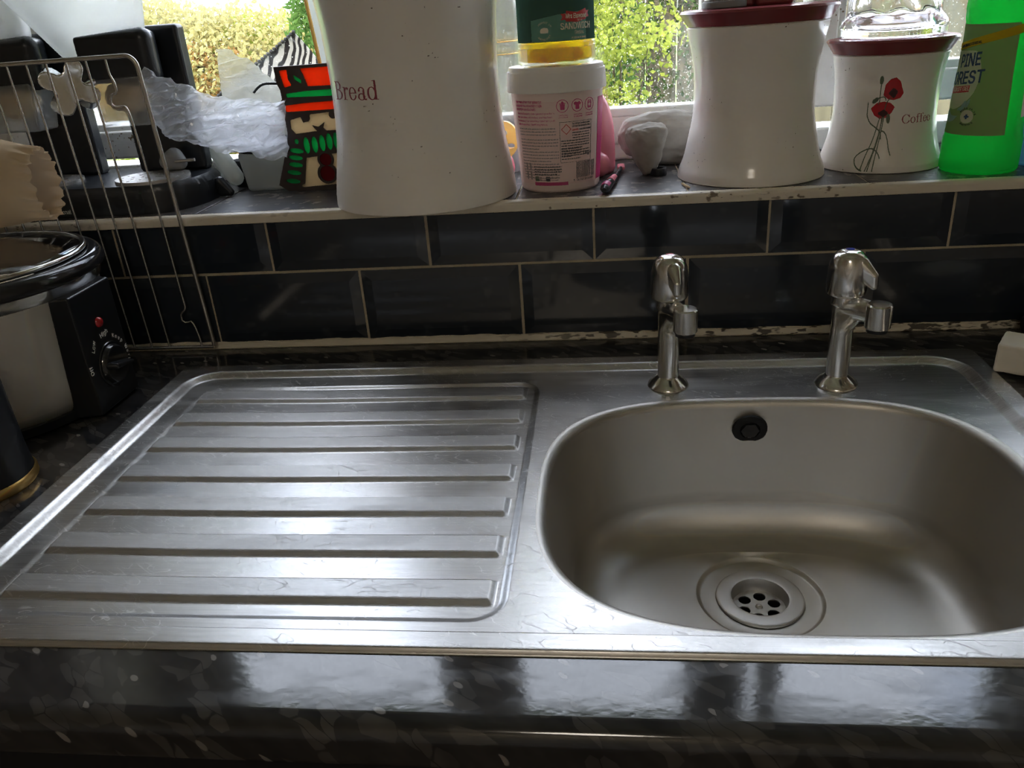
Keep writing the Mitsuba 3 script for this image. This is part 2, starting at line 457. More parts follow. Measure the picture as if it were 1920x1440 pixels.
def ring(x0, x1, z0, z1, y0, y1, w, wb=None, r=0.004):
    wb = wb or w
    return CC([rbox(x0, x1, y0, y1, z0, z0 + wb, r), rbox(x0, x1, y0, y1, z1 - w, z1, r), rbox(x0, x0 + w, y0, y1, z0 + wb * 0.5, z1 - w * 0.5, r), rbox(x1 - w, x1, y0, y1, z0 + wb * 0.5, z1 - w * 0.5, r)])


tag('window_1', 'white plastic framed kitchen window of three lights behind the sink', kind='structure')
obj('window_1__frame', CC([rbox(PX0, PX1, W0 + 0.003, W0 + 0.065, SILL, SILL + 0.03, 0.004), rbox(PX0, PX1, W0 + 0.003, W0 + 0.065, 0.985, 1.03, 0.004),
                           rbox(PX0, PX0 + 0.03, W0 + 0.003, W0 + 0.065, SILL, 1.03, 0.004), rbox(PX1 - 0.03, PX1, W0 + 0.003, W0 + 0.065, SILL, 1.03, 0.004),
                           rbox(-0.350, -0.285, W0 + 0.003, W0 + 0.065, SILL, 1.03, 0.004), rbox(0.235, 0.305, W0 + 0.003, W0 + 0.065, SILL, 1.03, 0.004), rbox(0.708, 0.785, W0 + 0.003, W0 + 0.065, SILL, 1.03, 0.004)]), 'upvc', smooth=40)
panes = [(-0.235, 0.187, 0.27, 0.94), (0.353, 0.662, 0.250, 0.94), (0.848, 1.22, 0.287, 0.94)]
for i, (x0, x1, z0, z1) in enumerate(panes):
    s = f'_{i:03d}' if i else ''
    w = 0.045
    obj('window_1__sash' + s, CC([ring(x0 - w, x1 + w, z0 - 0.05, z1 + w, W0 - 0.012 if i != 1 else W0 - 0.002, W0 + 0.05, w - 0.010, 0.05 - 0.010), ring(x0 - 0.012, x1 + 0.012, z0 - 0.012, z1 + 0.012, W0 - 0.004, W0 + 0.03, 0.012, r=0.003)]), 'upvc', smooth=40)
    obj('window_1__pane' + s, box(x0 - 0.004, x1 + 0.004, W0 + 0.018, W0 + 0.0195, z0 - 0.004, z1 + 0.004), 'pane')
# dried drops and dust on the panes: small flat hexagons
sv, sf = [], []
hexa = np.stack([np.cos(np.arange(6) * math.pi / 3), np.zeros(6), np.sin(np.arange(6) * math.pi / 3)], 1)
for i, (x0, x1, z0, z1) in enumerate(panes):
    for _ in range((3500, 7500, 5500)[i]):
        r = 0.00025 + 0.00075 * rng.random() ** 2.5
        sv.append(hexa * r + np.array([rng.uniform(x0, x1), W0 + 0.0174, z0 + (z1 - z0) * rng.random() ** 1.6]))
        k = 6 * (len(sv) - 1)
        sf += [[k, k + 1, k + 2], [k, k + 2, k + 3], [k, k + 3, k + 4], [k, k + 4, k + 5]]
obj('window_1__water_spots', trimesh.Trimesh(np.vstack(sv), np.array(sf), process=False), 'water_spot', kind='stuff', label='dried pale water spots on the panes')

# ------------------------------------------------------------------ the worktop
YF = -0.622                      # front edge
XW0, XW1 = -0.9, 1.9
BX0, BX1, BY0, BY1 = 0.02, 0.92, -0.545, -0.09   # hole under the sink


def worktop():
    # front edge rounded (postformed), back square; a hole for the sink
    prof = [(0.0, 0.0)]
    r = 0.014
    top = [(YF + r - r * math.sin(a), -r + r * math.cos(a)) for a in np.linspace(0, math.pi / 2, 9)]
    bot = [(YF + r - r * math.cos(a), -0.040 + r - r * math.sin(a)) for a in np.linspace(0, math.pi / 2, 7)]
    poly = Polygon([(-0.0, 0.0)] + top + bot + [(0.0, -0.040)])
    m = trimesh.creation.extrude_polygon(poly, XW1 - XW0, engine='earcut')
    v = m.vertices.copy()
    m.vertices = np.stack([XW0 + v[:, 2], v[:, 0], v[:, 1]], 1)
    m.fix_normals()
    m.merge_vertices()
    A = m3.Manifold(m3.Mesh(np.asarray(m.vertices, np.float32), np.asarray(m.faces, np.uint32)))
    return man(A - m3.Manifold.cube((BX1 - BX0, BY1 - BY0, 0.2)).translate((BX0, BY0, -0.1)))


obj('worktop', worktop(), 'laminate', smooth=30, label='glossy black speckled stone-effect worktop around the sink', cat='worktop')
obj('base_cabinet__carcass', box(XW0, XW1, -0.57, -0.02, ZF, -0.0402), 'cabinet_dark')
for i in range(4):
    s = f'_{i:03d}' if i else ''
    x0 = XW0 + i * 0.7
    obj('base_cabinet__door' + s, rbox(x0 + 0.003, x0 + 0.697, -0.59, -0.571, ZF + 0.1, -0.05, 0.002, 8), 'cabinet_dark')
    obj(f'base_cabinet__door{s}__handle', rbox(x0 + 0.26, x0 + 0.44, -0.612, -0.59, -0.14, -0.128, 0.005, 8), 'steel_plain')
tag('base_cabinet', 'dark base cabinet under the black worktop', 'cabinet')
# the cabinet is hollow below the bowl
_c = m3.Manifold.cube((XW1 - XW0, 0.55, -0.0402 - ZF)).translate((XW0, -0.57, ZF)) - m3.Manifold.cube((1.0, 0.5, 0.5)).translate((-0.03, -0.56, -0.5))
scene['base_cabinet__carcass'] = mikit.ply(man(_c), 'material_cabinet_dark')

# ------------------------------------------------------------------ the sink
SX0, SX1, SY0, SY1 = 0.0, 0.940, -0.561, -0.0714
BC, BA, BB, BN = (0.6795, -0.3565), 0.2125, 0.1795, 3.0   # bowl centre, half axes, exponent
FL, DK = 0.004, -0.0025


def rrect(x, y, x0, x1, y0, y1, r):
    """signed distance to a rounded rectangle, negative inside"""
    qx = np.abs(x - (x0 + x1) / 2) - (x1 - x0) / 2 + r
    qy = np.abs(y - (y0 + y1) / 2) - (y1 - y0) / 2 + r
    return np.hypot(np.maximum(qx, 0), np.maximum(qy, 0)) + np.minimum(np.maximum(qx, qy), 0) - r


def ss(a, b, x):
    t = np.clip((x - a) / (b - a), 0, 1)
    return t * t * (3 - 2 * t)


def super_r(th):
    return (np.abs(np.cos(th) / BA) ** BN + np.abs(np.sin(th) / BB) ** BN) ** (-1 / BN)


def deck_z(x, y):
    d = rrect(x, y, SX0, SX1, SY0, SY1, 0.012)
    z = FL - 0.004 * ss(-0.0045, 0.0, d) ** 2 * 1.1
    di = rrect(x, y, SX0 + 0.021, SX1 - 0.021, SY0 + 0.0185, SY1 - 0.0195, 0.040)
    # back and side steps are broad, the front one short
    wide = 0.013 - 0.008 * ss(-0.45, -0.53, y)
    z = z + (DK - FL) * ss(0.0, 1.0, -di / wide)
    dp = rrect(x, y, 0.052, 0.456, -0.5265, -0.127, 0.028)
    z = z - (0.0007 + 0.0019 * ss(0.06, 0.22, x)) * ss(0.0, 0.0080, -dp)
    for k in range(7):
        yt = -0.1395 - k * 0.05655
        if k == 0:
            yt = -0.1405
        x1 = 0.4360 + 0.0007 * k
        dr_ = np.maximum(np.maximum((0.0600 - x) * 2.0, x - x1), 0)
        up = ss(yt + 0.0015, yt - 0.0015, y) * ss(yt - 0.0290, yt - 0.0215, y) * ss(0.0058, -0.0004, dr_)
        z = z + 0.0034 * up
    return z


hx = 0.00125
gx = np.arange(SX0, SX1 + hx / 2, hx)
gy = np.arange(SY0, SY1 + hx / 2, hx)
X, Y = np.meshgrid(gx, gy, indexing='ij')
th = np.arctan2(Y - BC[1], X - BC[0])
rad = np.hypot(X - BC[0], Y - BC[1])
R = super_r(th)
near = (rad < R) & (rad > R - 2.2 * hx)
inside = rad <= R - 2.2 * hx
Xs = np.where(near, BC[0] + R * np.cos(th), X)
Ys = np.where(near, BC[1] + R * np.sin(th), Y)
Zs = deck_z(Xs, Ys)
dz = 2e-4
nx = (deck_z(Xs - dz, Ys) - deck_z(Xs + dz, Ys)) / (2 * dz)
ny = (deck_z(Xs, Ys - dz) - deck_z(Xs, Ys + dz)) / (2 * dz)
N = np.stack([nx, ny, np.ones_like(nx)], -1)
N /= np.linalg.norm(N, axis=-1, keepdims=True)
V = np.stack([Xs, Ys, Zs], -1).reshape(-1, 3)
N = N.reshape(-1, 3)
ids = np.arange(len(V)).reshape(X.shape)
q = np.stack([ids[:-1, :-1], ids[1:, :-1], ids[1:, 1:], ids[:-1, 1:]], -1).reshape(-1, 4)
ins = inside.reshape(-1)
q = q[~ins[q].any(1)]
qc = V[q].mean(1)
dpan = rrect(qc[:, 0], qc[:, 1], 0.052, 0.456, -0.5265, -0.127, 0.028)
ribz = np.zeros(len(q), bool)
ribk = np.full(len(q), -1)
for k in range(7):
    yt = -0.1405 - 0 if k == 0 else -0.1395 - k * 0.05655
    ribk[(qc[:, 0] > 0.0548) & (qc[:, 0] < 0.4413 + 0.0007 * k) & (qc[:, 1] < yt + 0.0012) & (qc[:, 1] > yt - 0.0285)] = k


def sub(key, sel, m, **k):
    f = np.vstack([q[sel][:, [0, 1, 2]], q[sel][:, [0, 2, 3]]])
    u, inv = np.unique(f, return_inverse=True)
    path = meshkit.write_ply((V[u], inv.reshape(-1, 3)), normals=N[u])
    scene[key] = {'type': 'ply', 'filename': path, 'face_normals': False, 'bsdf': {'type': 'ref', 'id': 'material_' + m}}
    tag(key, **k)


tag('sink', 'stainless steel inset sink with draining board on the left and bowl on the right', 'sink')
sub('sink__deck', dpan > 0, 'steel')
sub('sink__draining_board', (dpan <= 0) & (ribk < 0), 'steel', label='recessed draining board')
for k in range(7):
    sub('sink__draining_board__rib' + (f'_{k:03d}' if k else ''), (dpan <= 0) & (ribk == k), 'steel_worn')
# bowl: rings of the superellipse running inwards and down
D = 0.150
inner = []
ZB = DK
for a in np.linspace(0, math.pi / 2, 10):
    inner.append((0.010 * math.sin(a) * 0.92, ZB - 0.010 * (1 - math.cos(a))))
wall0 = inner[-1]
rf = 0.042
slope = 0.018 / 0.10
zf0 = -D + rf
x_w = wall0[0] + (wall0[1] - zf0) * slope
for t in np.linspace(0.08, 1, 14):
    inner.append((wall0[0] + (x_w - wall0[0]) * t, wall0[1] + (zf0 - wall0[1]) * t))
for a in np.linspace(0, math.pi / 2, 14)[1:]:
    inner.append((x_w + rf * (1 - math.cos(a)), -D + rf - rf * math.sin(a)))
DC = (0.6745, -0.3110)
nth = 240
tt = np.arange(nth) * 2 * np.pi / nth
rings = []
base = np.stack([BC[0] + super_r(tt) * np.cos(tt), BC[1] + super_r(tt) * np.sin(tt)], 1)
for d, z in [(-0.0012, ZB - 0.00015)] + inner:
    A_, B_ = BA - d, BB - d
    r_ = (np.abs(np.cos(tt) / A_) ** BN + np.abs(np.sin(tt) / B_) ** BN) ** (-1 / BN)
    rings.append(np.stack([BC[0] + r_ * np.cos(tt), BC[1] + r_ * np.sin(tt), np.full(nth, z)], 1))
last = rings[-1]
circ = np.stack([DC[0] + 0.062 * np.cos(tt), DC[1] + 0.062 * np.sin(tt), np.full(nth, -D - 0.0035)], 1)
for t in np.linspace(0, 1, 9)[1:]:
    rings.append(last * (1 - t) + circ * t)
for rr, zz in ((0.0605, -0.0045), (0.0585, -0.0068), (0.056, -0.0078), (0.046, -0.0084), (0.030, -0.0076), (0.0275, -0.009), (0.0268, -0.016), (0.0265, -0.022)):
    rings.append(np.stack([DC[0] + rr * np.cos(tt), DC[1] + rr * np.sin(tt), np.full(nth, -D + zz)], 1))
v = np.vstack(rings)
f = []
for i in range(len(rings) - 1):
    j = np.arange(nth)
    k = (j + 1) % nth
    a, b = i * nth, (i + 1) * nth
    f += [np.stack([a + j, a + k, b + k], 1), np.stack([a + j, b + k, b + j], 1)]
bowl = trimesh.Trimesh(v, np.vstack(f)[:, ::-1], process=False)
obj('sink__bowl', bowl, 'steel_bowl', smooth=True, label='rounded rectangular bowl')
WZ = -D - 0.0068
obj('sink__waste', lathe([(0.0255, WZ - 0.016), (0.0258, WZ - 0.004), (0.0275, WZ + 0.0018), (0.030, WZ + 0.0026), (0.040, WZ + 0.0022), (0.0420, WZ + 0.001), (0.0425, WZ - 0.0006)], (*DC, 0), 80), 'steel_plain', smooth=40, label='round waste flange')
st = m3.CrossSection.circle(0.0262, 64)
for i in range(6):
    a = i * math.pi / 3 + 0.35
    st = st - m3.CrossSection.circle(0.0060, 24).translate((0.0162 * math.cos(a), 0.0155 * math.sin(a)))
strn = man(st.extrude(0.0015))
strn.apply_translation((*DC, WZ - 0.0125))
obj('sink__waste__strainer', strn, 'steel_plain', label='strainer with six round holes')
obj('sink__waste__screw', lathe([(0.0, 0.0026), (0.0016, 0.0024), (0.0030, 0.0014), (0.0036, 0.0)], (*DC, WZ - 0.011), 24), 'steel_plain', smooth=30)
obj('sink__waste__drain_pipe', lathe([(0.0268, WZ - 0.0124), (0.0262, WZ - 0.08), (0.0, WZ - 0.081)], (*DC, 0), 40), 'black_matte', smooth=30)
# overflow on the back wall of the bowl
oy = BC[1] + BB - (0.0092 + 0.020 * slope)
ov = lathe([(0.0, 0.0035), (0.0080, 0.0033), (0.0095, 0.0008), (0.0105, 0.0030), (0.0150, 0.0034), (0.0176, 0.0022), (0.0182, 0.0)], (0, 0, 0), 48)
ov.apply_transform(trimesh.transformations.rotation_matrix(math.radians(90 + 10), (1, 0, 0)))
ov.apply_translation((0.6775, oy - 0.0015, -0.0325))
obj('sink__overflow', ov, 'black_matte', smooth=40, label='round black overflow fitting')
oh = lathe([(0.0, 0.0046), (0.0094, 0.0042), (0.0098, 0.0024)], (0, 0, 0), 6)
oh.apply_transform(trimesh.transformations.rotation_matrix(math.radians(90 + 10), (1, 0, 0)))
oh.apply_translation((0.6775, oy - 0.0015, -0.0325))
obj('sink__overflow__grating', oh, 'black_plastic')


# ------------------------------------------------------------------ taps
def tap(key, x, y, tip, beak_dir, ind, label):
    zb = DK
    tag(key, label, 'tap', 'chrome pillar taps behind the bowl')
    obj(key + '__base', lathe([(0.0, 0.013), (0.0115, 0.0125), (0.0128, 0.0105), (0.0175, 0.0068), (0.0215, 0.0030), (0.0222, 0.0008), (0.0216, 0.0)], (x, y, zb), 56), 'chrome', smooth=50)
    tx, ty, tz = tip
    d = np.array([tx - x, ty - y, 0.0])
    L = np.linalg.norm(d)
    d /= L
    S = m3.Manifold.sphere
    stem = m3.Manifold.cylinder(0.078, 0.0112, 0.0114, 40).translate((x, y, zb + 0.008))
    arm = m3.Manifold.batch_hull([S(0.0120, 32).translate((x, y, 0.0855)), S(0.0112, 32).translate((x + d[0] * L * 0.55, y + d[1] * L * 0.55, tz + 0.0015)), S(0.0100, 32).translate((x + d[0] * (L - 0.004), y + d[1] * (L - 0.004), tz + 0.0005))])
    elbow = m3.Manifold.batch_hull([S(0.0113, 32).translate((x, y, 0.066)), S(0.0118, 32).translate((x, y, 0.084)), S(0.0105, 32).translate((x + d[0] * 0.014, y + d[1] * 0.014, 0.083))])
    neck = m3.Manifold.cylinder(0.014, 0.0135, 0.0125, 40).translate((x, y, 0.088))
    body = man((stem + arm + elbow + neck).refine_to_length(0.003))
    trimesh.smoothing.filter_taubin(body, iterations=16)
    obj(key + '__body', body, 'chrome', smooth=60)
    obj(key + '__spout', lathe([(0.0, 0.0125), (0.0108, 0.0123), (0.0122, 0.0108), (0.0122, -0.0115), (0.0116, -0.0125), (0.0095, -0.0128)], (tx, ty, tz), 48), 'chrome', smooth=40)
    obj(key + '__aerator', lathe([(0.0102, -0.0120), (0.0100, -0.0165), (0.0, -0.0160)], (tx, ty, tz), 32), 'black_plastic', smooth=40)
    # dome handle with a small beak
    b = np.array([*beak_dir, 0.0])
    b /= np.linalg.norm(b)
    dome = lathe(spline([(0.0152, 0.0985), (0.0186, 0.1000), (0.0196, 0.1080), (0.0194, 0.1200), (0.0182, 0.1310), (0.0150, 0.1395), (0.0100, 0.1440), (0.004, 0.1456), (0.0, 0.1458)], 30), (x, y, 0), 56)
    dome.invert()
    cap = lathe([(0.0, 0.0985), (0.0154, 0.0985)], (x, y, 0), 56)
    obj(key + '__handle', CC([dome, cap]), 'chrome', smooth=50)
    beak = hullpts([(np.array([x, y, 0.1345]) + b * 0.002, 0.0112), (np.array([x, y, 0.1320]) + b * 0.012, 0.0085), (np.array([x, y, 0.1215]) + b * 0.0255, 0.0048), (np.array([x, y, 0.1120]) + b * 0.0265, 0.0042)], 40)
    beak = beak.subdivide()
    obj(key + '__handle__lever', beak, 'chrome', smooth=60)
    obj(key + '__handle__indicator', lathe([(0.0, 0.0012), (0.0040, 0.0009), (0.0048, 0.0)], (x, y, 0.1450), 24), ind, smooth=40, label='red disc' if ind.endswith('red') else 'blue disc')


tap('pillar_tap', 0.5960, -0.1430, (0.6095, -0.180, 0.0875), (0.22, -1.0), 'indicator_red', 'chrome hot pillar tap with a red disc on its dome handle')
tap('pillar_tap_001', 0.7725, -0.1480, (0.7960, -0.182, 0.0870), (0.85, -0.65), 'indicator_blue', 'chrome cold pillar tap with a blue disc, turned to the right')


# ------------------------------------------------------------------ lettering
def serif(word, cap):
    """Roman capitals and small letters with thick stems, thin joins and slab-thin serifs; returns a flat shape"""
    def ell(cx, cy, rx, ry, n=48):
        return affinity.scale(Point(cx, cy).buffer(1.0, quad_segs=n // 4), rx, ry)

    def ringl(cx, cy, rx, ry, thick, fine):
        return ell(cx, cy, rx, ry).difference(ell(cx, cy, rx - thick, ry - fine))

    R_ = sbox
    def glyph(c):
        if c == 'B':
            up = ringl(0.27, 0.500, 0.26, 0.160, 0.085, 0.024).intersection(R_(0.27, 0.3, 0.6, 0.7))
            lo = ringl(0.30, 0.180, 0.30, 0.180, 0.095, 0.026).intersection(R_(0.30, -0.1, 0.7, 0.4))
            return unary_union([R_(0.10, 0, 0.19, 0.66), R_(0.02, 0, 0.31, 0.026), R_(0.02, 0.636, 0.28, 0.66), R_(0.19, 0.340, 0.31, 0.362), up, lo]), 0.64
        if c == 'C':
            r = ringl(0.36, 0.33, 0.34, 0.345, 0.095, 0.030)
            cut = Polygon([(0.40, 0.33), (0.9, 0.62), (0.9, 0.08)])
            return unary_union([r.difference(cut), R_(0.60, 0.44, 0.625, 0.66)]), 0.70
        if c == 'r':
            return unary_union([R_(0.08, 0, 0.155, 0.46), R_(0.01, 0, 0.24, 0.022), R_(0.01, 0.435, 0.10, 0.46), ringl(0.26, 0.30, 0.12, 0.155, 0.05, 0.035).intersection(R_(0.14, 0.34, 0.33, 0.5)), ell(0.30, 0.405, 0.045, 0.042)]), 0.355
        if c == 'e':
            r = ringl(0.22, 0.225, 0.195, 0.235, 0.070, 0.026)
            return unary_union([r.difference(Polygon([(0.22, 0.235), (0.6, 0.235), (0.6, 0.06)])), R_(0.07, 0.235, 0.40, 0.262)]), 0.445
        if c == 'a':
            return unary_union([ringl(0.20, 0.115, 0.165, 0.125, 0.062, 0.026), R_(0.27, 0.05, 0.345, 0.36), ringl(0.21, 0.345, 0.135, 0.115, 0.05, 0.028).intersection(R_(0.05, 0.345, 0.36, 0.5)), ell(0.105, 0.34, 0.042, 0.042), R_(0.32, 0.0, 0.42, 0.05)]), 0.445
        if c == 'd':
            return unary_union([ringl(0.21, 0.225, 0.19, 0.235, 0.072, 0.026), R_(0.325, 0.0, 0.40, 0.68), R_(0.26, 0.655, 0.40, 0.68), R_(0.40, 0, 0.46, 0.022)]), 0.50
        if c == 'o':
            return ringl(0.245, 0.225, 0.22, 0.235, 0.075, 0.028), 0.50
        if c == 'f':
            return unary_union([R_(0.11, 0, 0.185, 0.55), R_(0.03, 0, 0.27, 0.022), R_(0.03, 0.43, 0.30, 0.455), ringl(0.27, 0.54, 0.16, 0.145, 0.062, 0.03).intersection(R_(0.05, 0.53, 0.33, 0.75)), ell(0.335, 0.63, 0.042, 0.042)]), 0.345
    x, out = 0.0, []
    for c in word:
        g, w = glyph(c)
        out.append(affinity.translate(g, x, 0))
        x += w
    s = cap / 0.66
    return affinity.scale(unary_union(out), s, s, origin=(0, 0)), x * s


def wrap(mesh, cx, cy, rfun, phi0, z0, facing, off=0.0):
    """bends a flat mesh (x along the arc, y up, z outwards) round an upright solid of revolution; phi is measured from the horizontal direction 'facing', to the right"""
    v = np.asarray(mesh.vertices)
    z = z0 + v[:, 1]
    r = rfun(z)
    phi = math.radians(phi0) + v[:, 0] / rfun(np.array([z0]))[0]
    nrm = np.array(facing) / np.linalg.norm(facing)
    t = np.array([-nrm[1], nrm[0]])
    rr = r + v[:, 2] + off
    m = mesh.copy()
    m.vertices = np.stack([cx + rr * (np.cos(phi) * nrm[0] + np.sin(phi) * t[0]), cy + rr * (np.cos(phi) * nrm[1] + np.sin(phi) * t[1]), z], 1)
    return m


def flat(poly, depth=0.0003):
    return extrude(poly, depth)


def patch(w, h, depth=0.0004, n=(24, 6)):
    m = box(0, w, 0, h, 0, depth)
    return subdivided(m, 0.0032)


def text(s, h, depth=0.0003, bold=False, width=None):
    m = meshkit.text_mesh(s, h, depth, bold)
    if width:
        m.apply_scale([width / m.extents[0], 1, 1])
    return m


def strips(w, rows, pitch, h, seed, gap=0.16):
    """rows of short strokes: print too small to read"""
    g = np.random.default_rng(seed)
    out = []
    for i in range(rows):
        x = 0.0
        end = w * (1.0 if i % 4 != 3 else g.uniform(0.5, 0.9))
        while x < end:
            l = min(g.uniform(0.0012, 0.0042), end - x)
            if l > 0.0004:
                out.append(box(x, x + l, -i * pitch, -i * pitch + h, 0, 0.0002))
            x += l + 0.0007
    return CC(out)


def to_cam(cx, cy):
    return (CAM[0] - cx, CAM[1] - cy)


def rlook(profile):
    p = np.array(profile, float)
    return lambda z: np.interp(z, p[:, 1], p[:, 0])


# ------------------------------------------------------------------ canisters on the sill
def canister_body(key, outer, c, wall=0.006, bottom=0.006):
    outer = spline(outer, 60)
    inner = [(max(r - wall, 0.001), max(z, outer[0, 1] + bottom)) for r, z in outer[::-1]]
    prof_ = [(0.0, outer[0, 1])] + [(outer[0, 0] - 0.003, outer[0, 1])] + [(outer[0, 0] - 0.0008, outer[0, 1] + 0.0008)] + [tuple(p) for p in outer[3:]] + [(outer[-1, 0] - 0.002, outer[-1, 1] + 0.002)] + [p for p in inner[::4]] + [(0.0, outer[0, 1] + bottom)]
    m = lathe(prof_, (c[0], c[1], 0), 96)
    m.fix_normals()
    obj(key, m, 'ceramic', smooth=35)
    return outer


# bread bin: tall, only its lower part is in the picture
bc = (0.3080, 0.0530)
bp = canister_body('bread_canister__body', [(0.1140, SILL), (0.1128, 0.189), (0.1078, 0.222), (0.1035, 0.248), (0.1004, 0.285), (0.0998, 0.312), (0.1004, 0.340), (0.1018, 0.3745), (0.1048, 0.403), (0.111, 0.44)], bc)
tag('bread_canister', 'tall white waisted ceramic bread canister overhanging the sill edge', 'canister', 'white canisters on the windowsill')
obj('bread_canister__lid', lathe([(0.0, 0.470), (0.10, 0.468), (0.122, 0.463), (0.124, 0.459), (0.112, 0.442), (0.0, 0.4415)], (*bc, 0), 80), 'red_lid', smooth=35, label='red ceramic lid')
obj('bread_canister__lid__knob', rbox(bc[0] - 0.03, bc[0] + 0.03, bc[1] - 0.012, bc[1] + 0.012, 0.468, 0.496, 0.006), 'red_lid', smooth=40)
g, wid = serif('Bread', 0.0195)
g = affinity.scale(g, 0.075 / wid, 1.0, origin=(0, 0))
obj('bread_canister__lettering', wrap(subdivided(flat(g), 0.004), *bc, rlook(bp), -67, 0.3045, to_cam(*bc)), 'ink_red', label='the word Bread in dark red')

cc = (0.7115, 0.0920)
cp = canister_body('storage_canister__body', [(0.0890, SILL), (0.0878, 0.184), (0.0815, 0.2015), (0.0758, 0.227), (0.0708, 0.258), (0.0705, 0.2886), (0.0736, 0.318), (0.0785, 0.3415), (0.0800, 0.3500)], cc)
tag('storage_canister', 'large white waisted ceramic canister with a red lid, right of the stones', 'canister', 'white canisters on the windowsill')
obj('storage_canister__lid', lathe([(0.0, 0.3695), (0.080, 0.3692), (0.0880, 0.3680), (0.0895, 0.3655), (0.0880, 0.3635), (0.0800, 0.3520), (0.070, 0.3515), (0.070, 0.346), (0.0, 0.346)], (*cc, 0), 96), 'red_lid', smooth=35, label='dark red ceramic lid')
obj('storage_canister__lid__knob', CC([rbox(cc[0] - 0.007, cc[0] + 0.034, cc[1] - 0.028, cc[1] + 0.018, 0.3690, 0.398, 0.004), rbox(cc[0] - 0.024, cc[0] - 0.0065, cc[1] - 0.018, cc[1] + 0.012, 0.3690, 0.398, 0.004)]), 'red_lid', smooth=40)

fc = (0.8730, 0.1180)
fp = canister_body('coffee_canister__body', [(0.0716, SILL), (0.0708, 0.183), (0.0690, 0.1895), (0.0622, 0.2146), (0.0586, 0.246), (0.0596, 0.2768), (0.0632, 0.3038), (0.0640, 0.3075)], fc)
tag('coffee_canister', 'small white coffee canister printed with two red poppies', 'canister', 'white canisters on the windowsill')
obj('coffee_canister__lid', lathe([(0.0, 0.3262), (0.064, 0.3260), (0.0715, 0.3250), (0.0730, 0.3225), (0.0715, 0.3205), (0.0645, 0.3095), (0.058, 0.309), (0.058, 0.304), (0.0, 0.304)], (*fc, 0), 96), 'red_lid', smooth=35, label='red ceramic lid')
g, wid = serif('Coffee', 0.0096)
obj('coffee_canister__lettering', wrap(subdivided(flat(g), 0.003), *fc, rlook(fp), 20, 0.2335, to_cam(*fc)), 'ink_red', label='the word Coffee in dark red')


def poppy_parts():
    def W(poly, phi, z, off=0.0):
        return wrap(subdivided(flat(poly), 0.004), *fc, rlook(fp), phi, z, to_cam(*fc), off)

    def blob(pts, r):
        return Polygon(pts).buffer(r, quad_segs=6)
    mm = 0.001
    # coordinates in millimetres from the middle front of the canister, up from the sill
    top = blob([(2, 55), (3, 63), (7, 67), (11, 68), (15, 65), (17, 60), (19, 56), (17, 52.5), (11, 51), (6, 52)], 1.0)
    low = blob([(-8.5, 43), (-4, 47), (2, 48), (8, 47), (12, 44), (10, 40), (5, 36), (0, 35.5), (-5, 38)], 1.0)
    from shapely import transform
    s = lambda p: transform(p, lambda c: np.column_stack([(1.35 * c[:, 0] - 4.0) * mm, np.where(c[:, 1] < 35, c[:, 1] * 1.785, c[:, 1] * 1.3 + 17.0) * mm]))
    obj('coffee_canister__poppy', W(s(top), 0, SILL), 'poppy_red', label='upper red poppy')
    obj('coffee_canister__poppy_001', W(s(low), 0, SILL), 'poppy_red', label='lower red poppy')
    obj('coffee_canister__poppy__centre', W(s(blob([(7, 56), (10, 59), (13, 57), (11, 53)], 1.2)), 0, SILL, 0.0002), 'poppy_dark')
    obj('coffee_canister__poppy_001__centre', W(s(blob([(-1, 39), (3, 41), (6, 39), (3, 37)], 1.2)), 0, SILL, 0.0002), 'poppy_dark')
    lines = [[(8, 52), (5, 48), (3, 36), (-2, 15), (-7, 2)], [(2, 36), (1, 24), (-3, 10), (-5, 2)], [(4, 36), (2, 22), (0, 10), (-1, 2)], [(0, 36), (-4, 22), (-9, 10), (-11, 2)], [(-2, 66), (-2, 50), (-3, 47)],
             [(3, 27), (6, 26), (9, 22), (11, 16), (13, 12)], [(-13, 48), (-13, 38), (-9, 32), (-3, 29), (2, 26), (3, 22)], [(-4, 16), (-12, 14), (-18, 9), (-16, 5), (-10, 2)], [(-4, 16), (2, 13), (4, 10)], [(4, 50), (2, 53), (-3, 52), (-6, 49)]]
    st = unary_union([LineString(spline(l, 20)).buffer(0.42) for l in lines])
    buds = unary_union([affinity.rotate(affinity.scale(Point(x, z).buffer(1), 1.9, 3.6), a) for x, z, a in ((-2, 67, 0), (-6, 50, -55), (8, 35, 10))])
    obj('coffee_canister__stems', W(s(unary_union([st, buds])), 0, SILL), 'ink_green', label='grey green stems and buds')


poppy_parts()

# glass candle holder upside down on the coffee canister
gp = [(0.0, 0.3272), (0.0585, 0.3270), (0.0595, 0.3300), (0.0592, 0.3400), (0.0560, 0.3455), (0.0545, 0.3475), (0.0520, 0.3500), (0.0500, 0.3560), (0.0495, 0.3750), (0.0450, 0.42), (0.030, 0.45), (0.0, 0.452),
      ]
def twisted(m, c, amp, lobes, z0, z1, tw):
    v = m.vertices.copy()
    p = v[:, :2] - np.array(c)
    r = np.linalg.norm(p, axis=1)
    a = np.arctan2(p[:, 1], p[:, 0])
    k = ss(z0, z0 + 0.006, v[:, 2])
    r2 = r * (1 + amp * k * np.cos(lobes * a + tw * (v[:, 2] - z0)))
    m.vertices = np.column_stack([c[0] + r2 * np.cos(a), c[1] + r2 * np.sin(a), v[:, 2]])
    return m


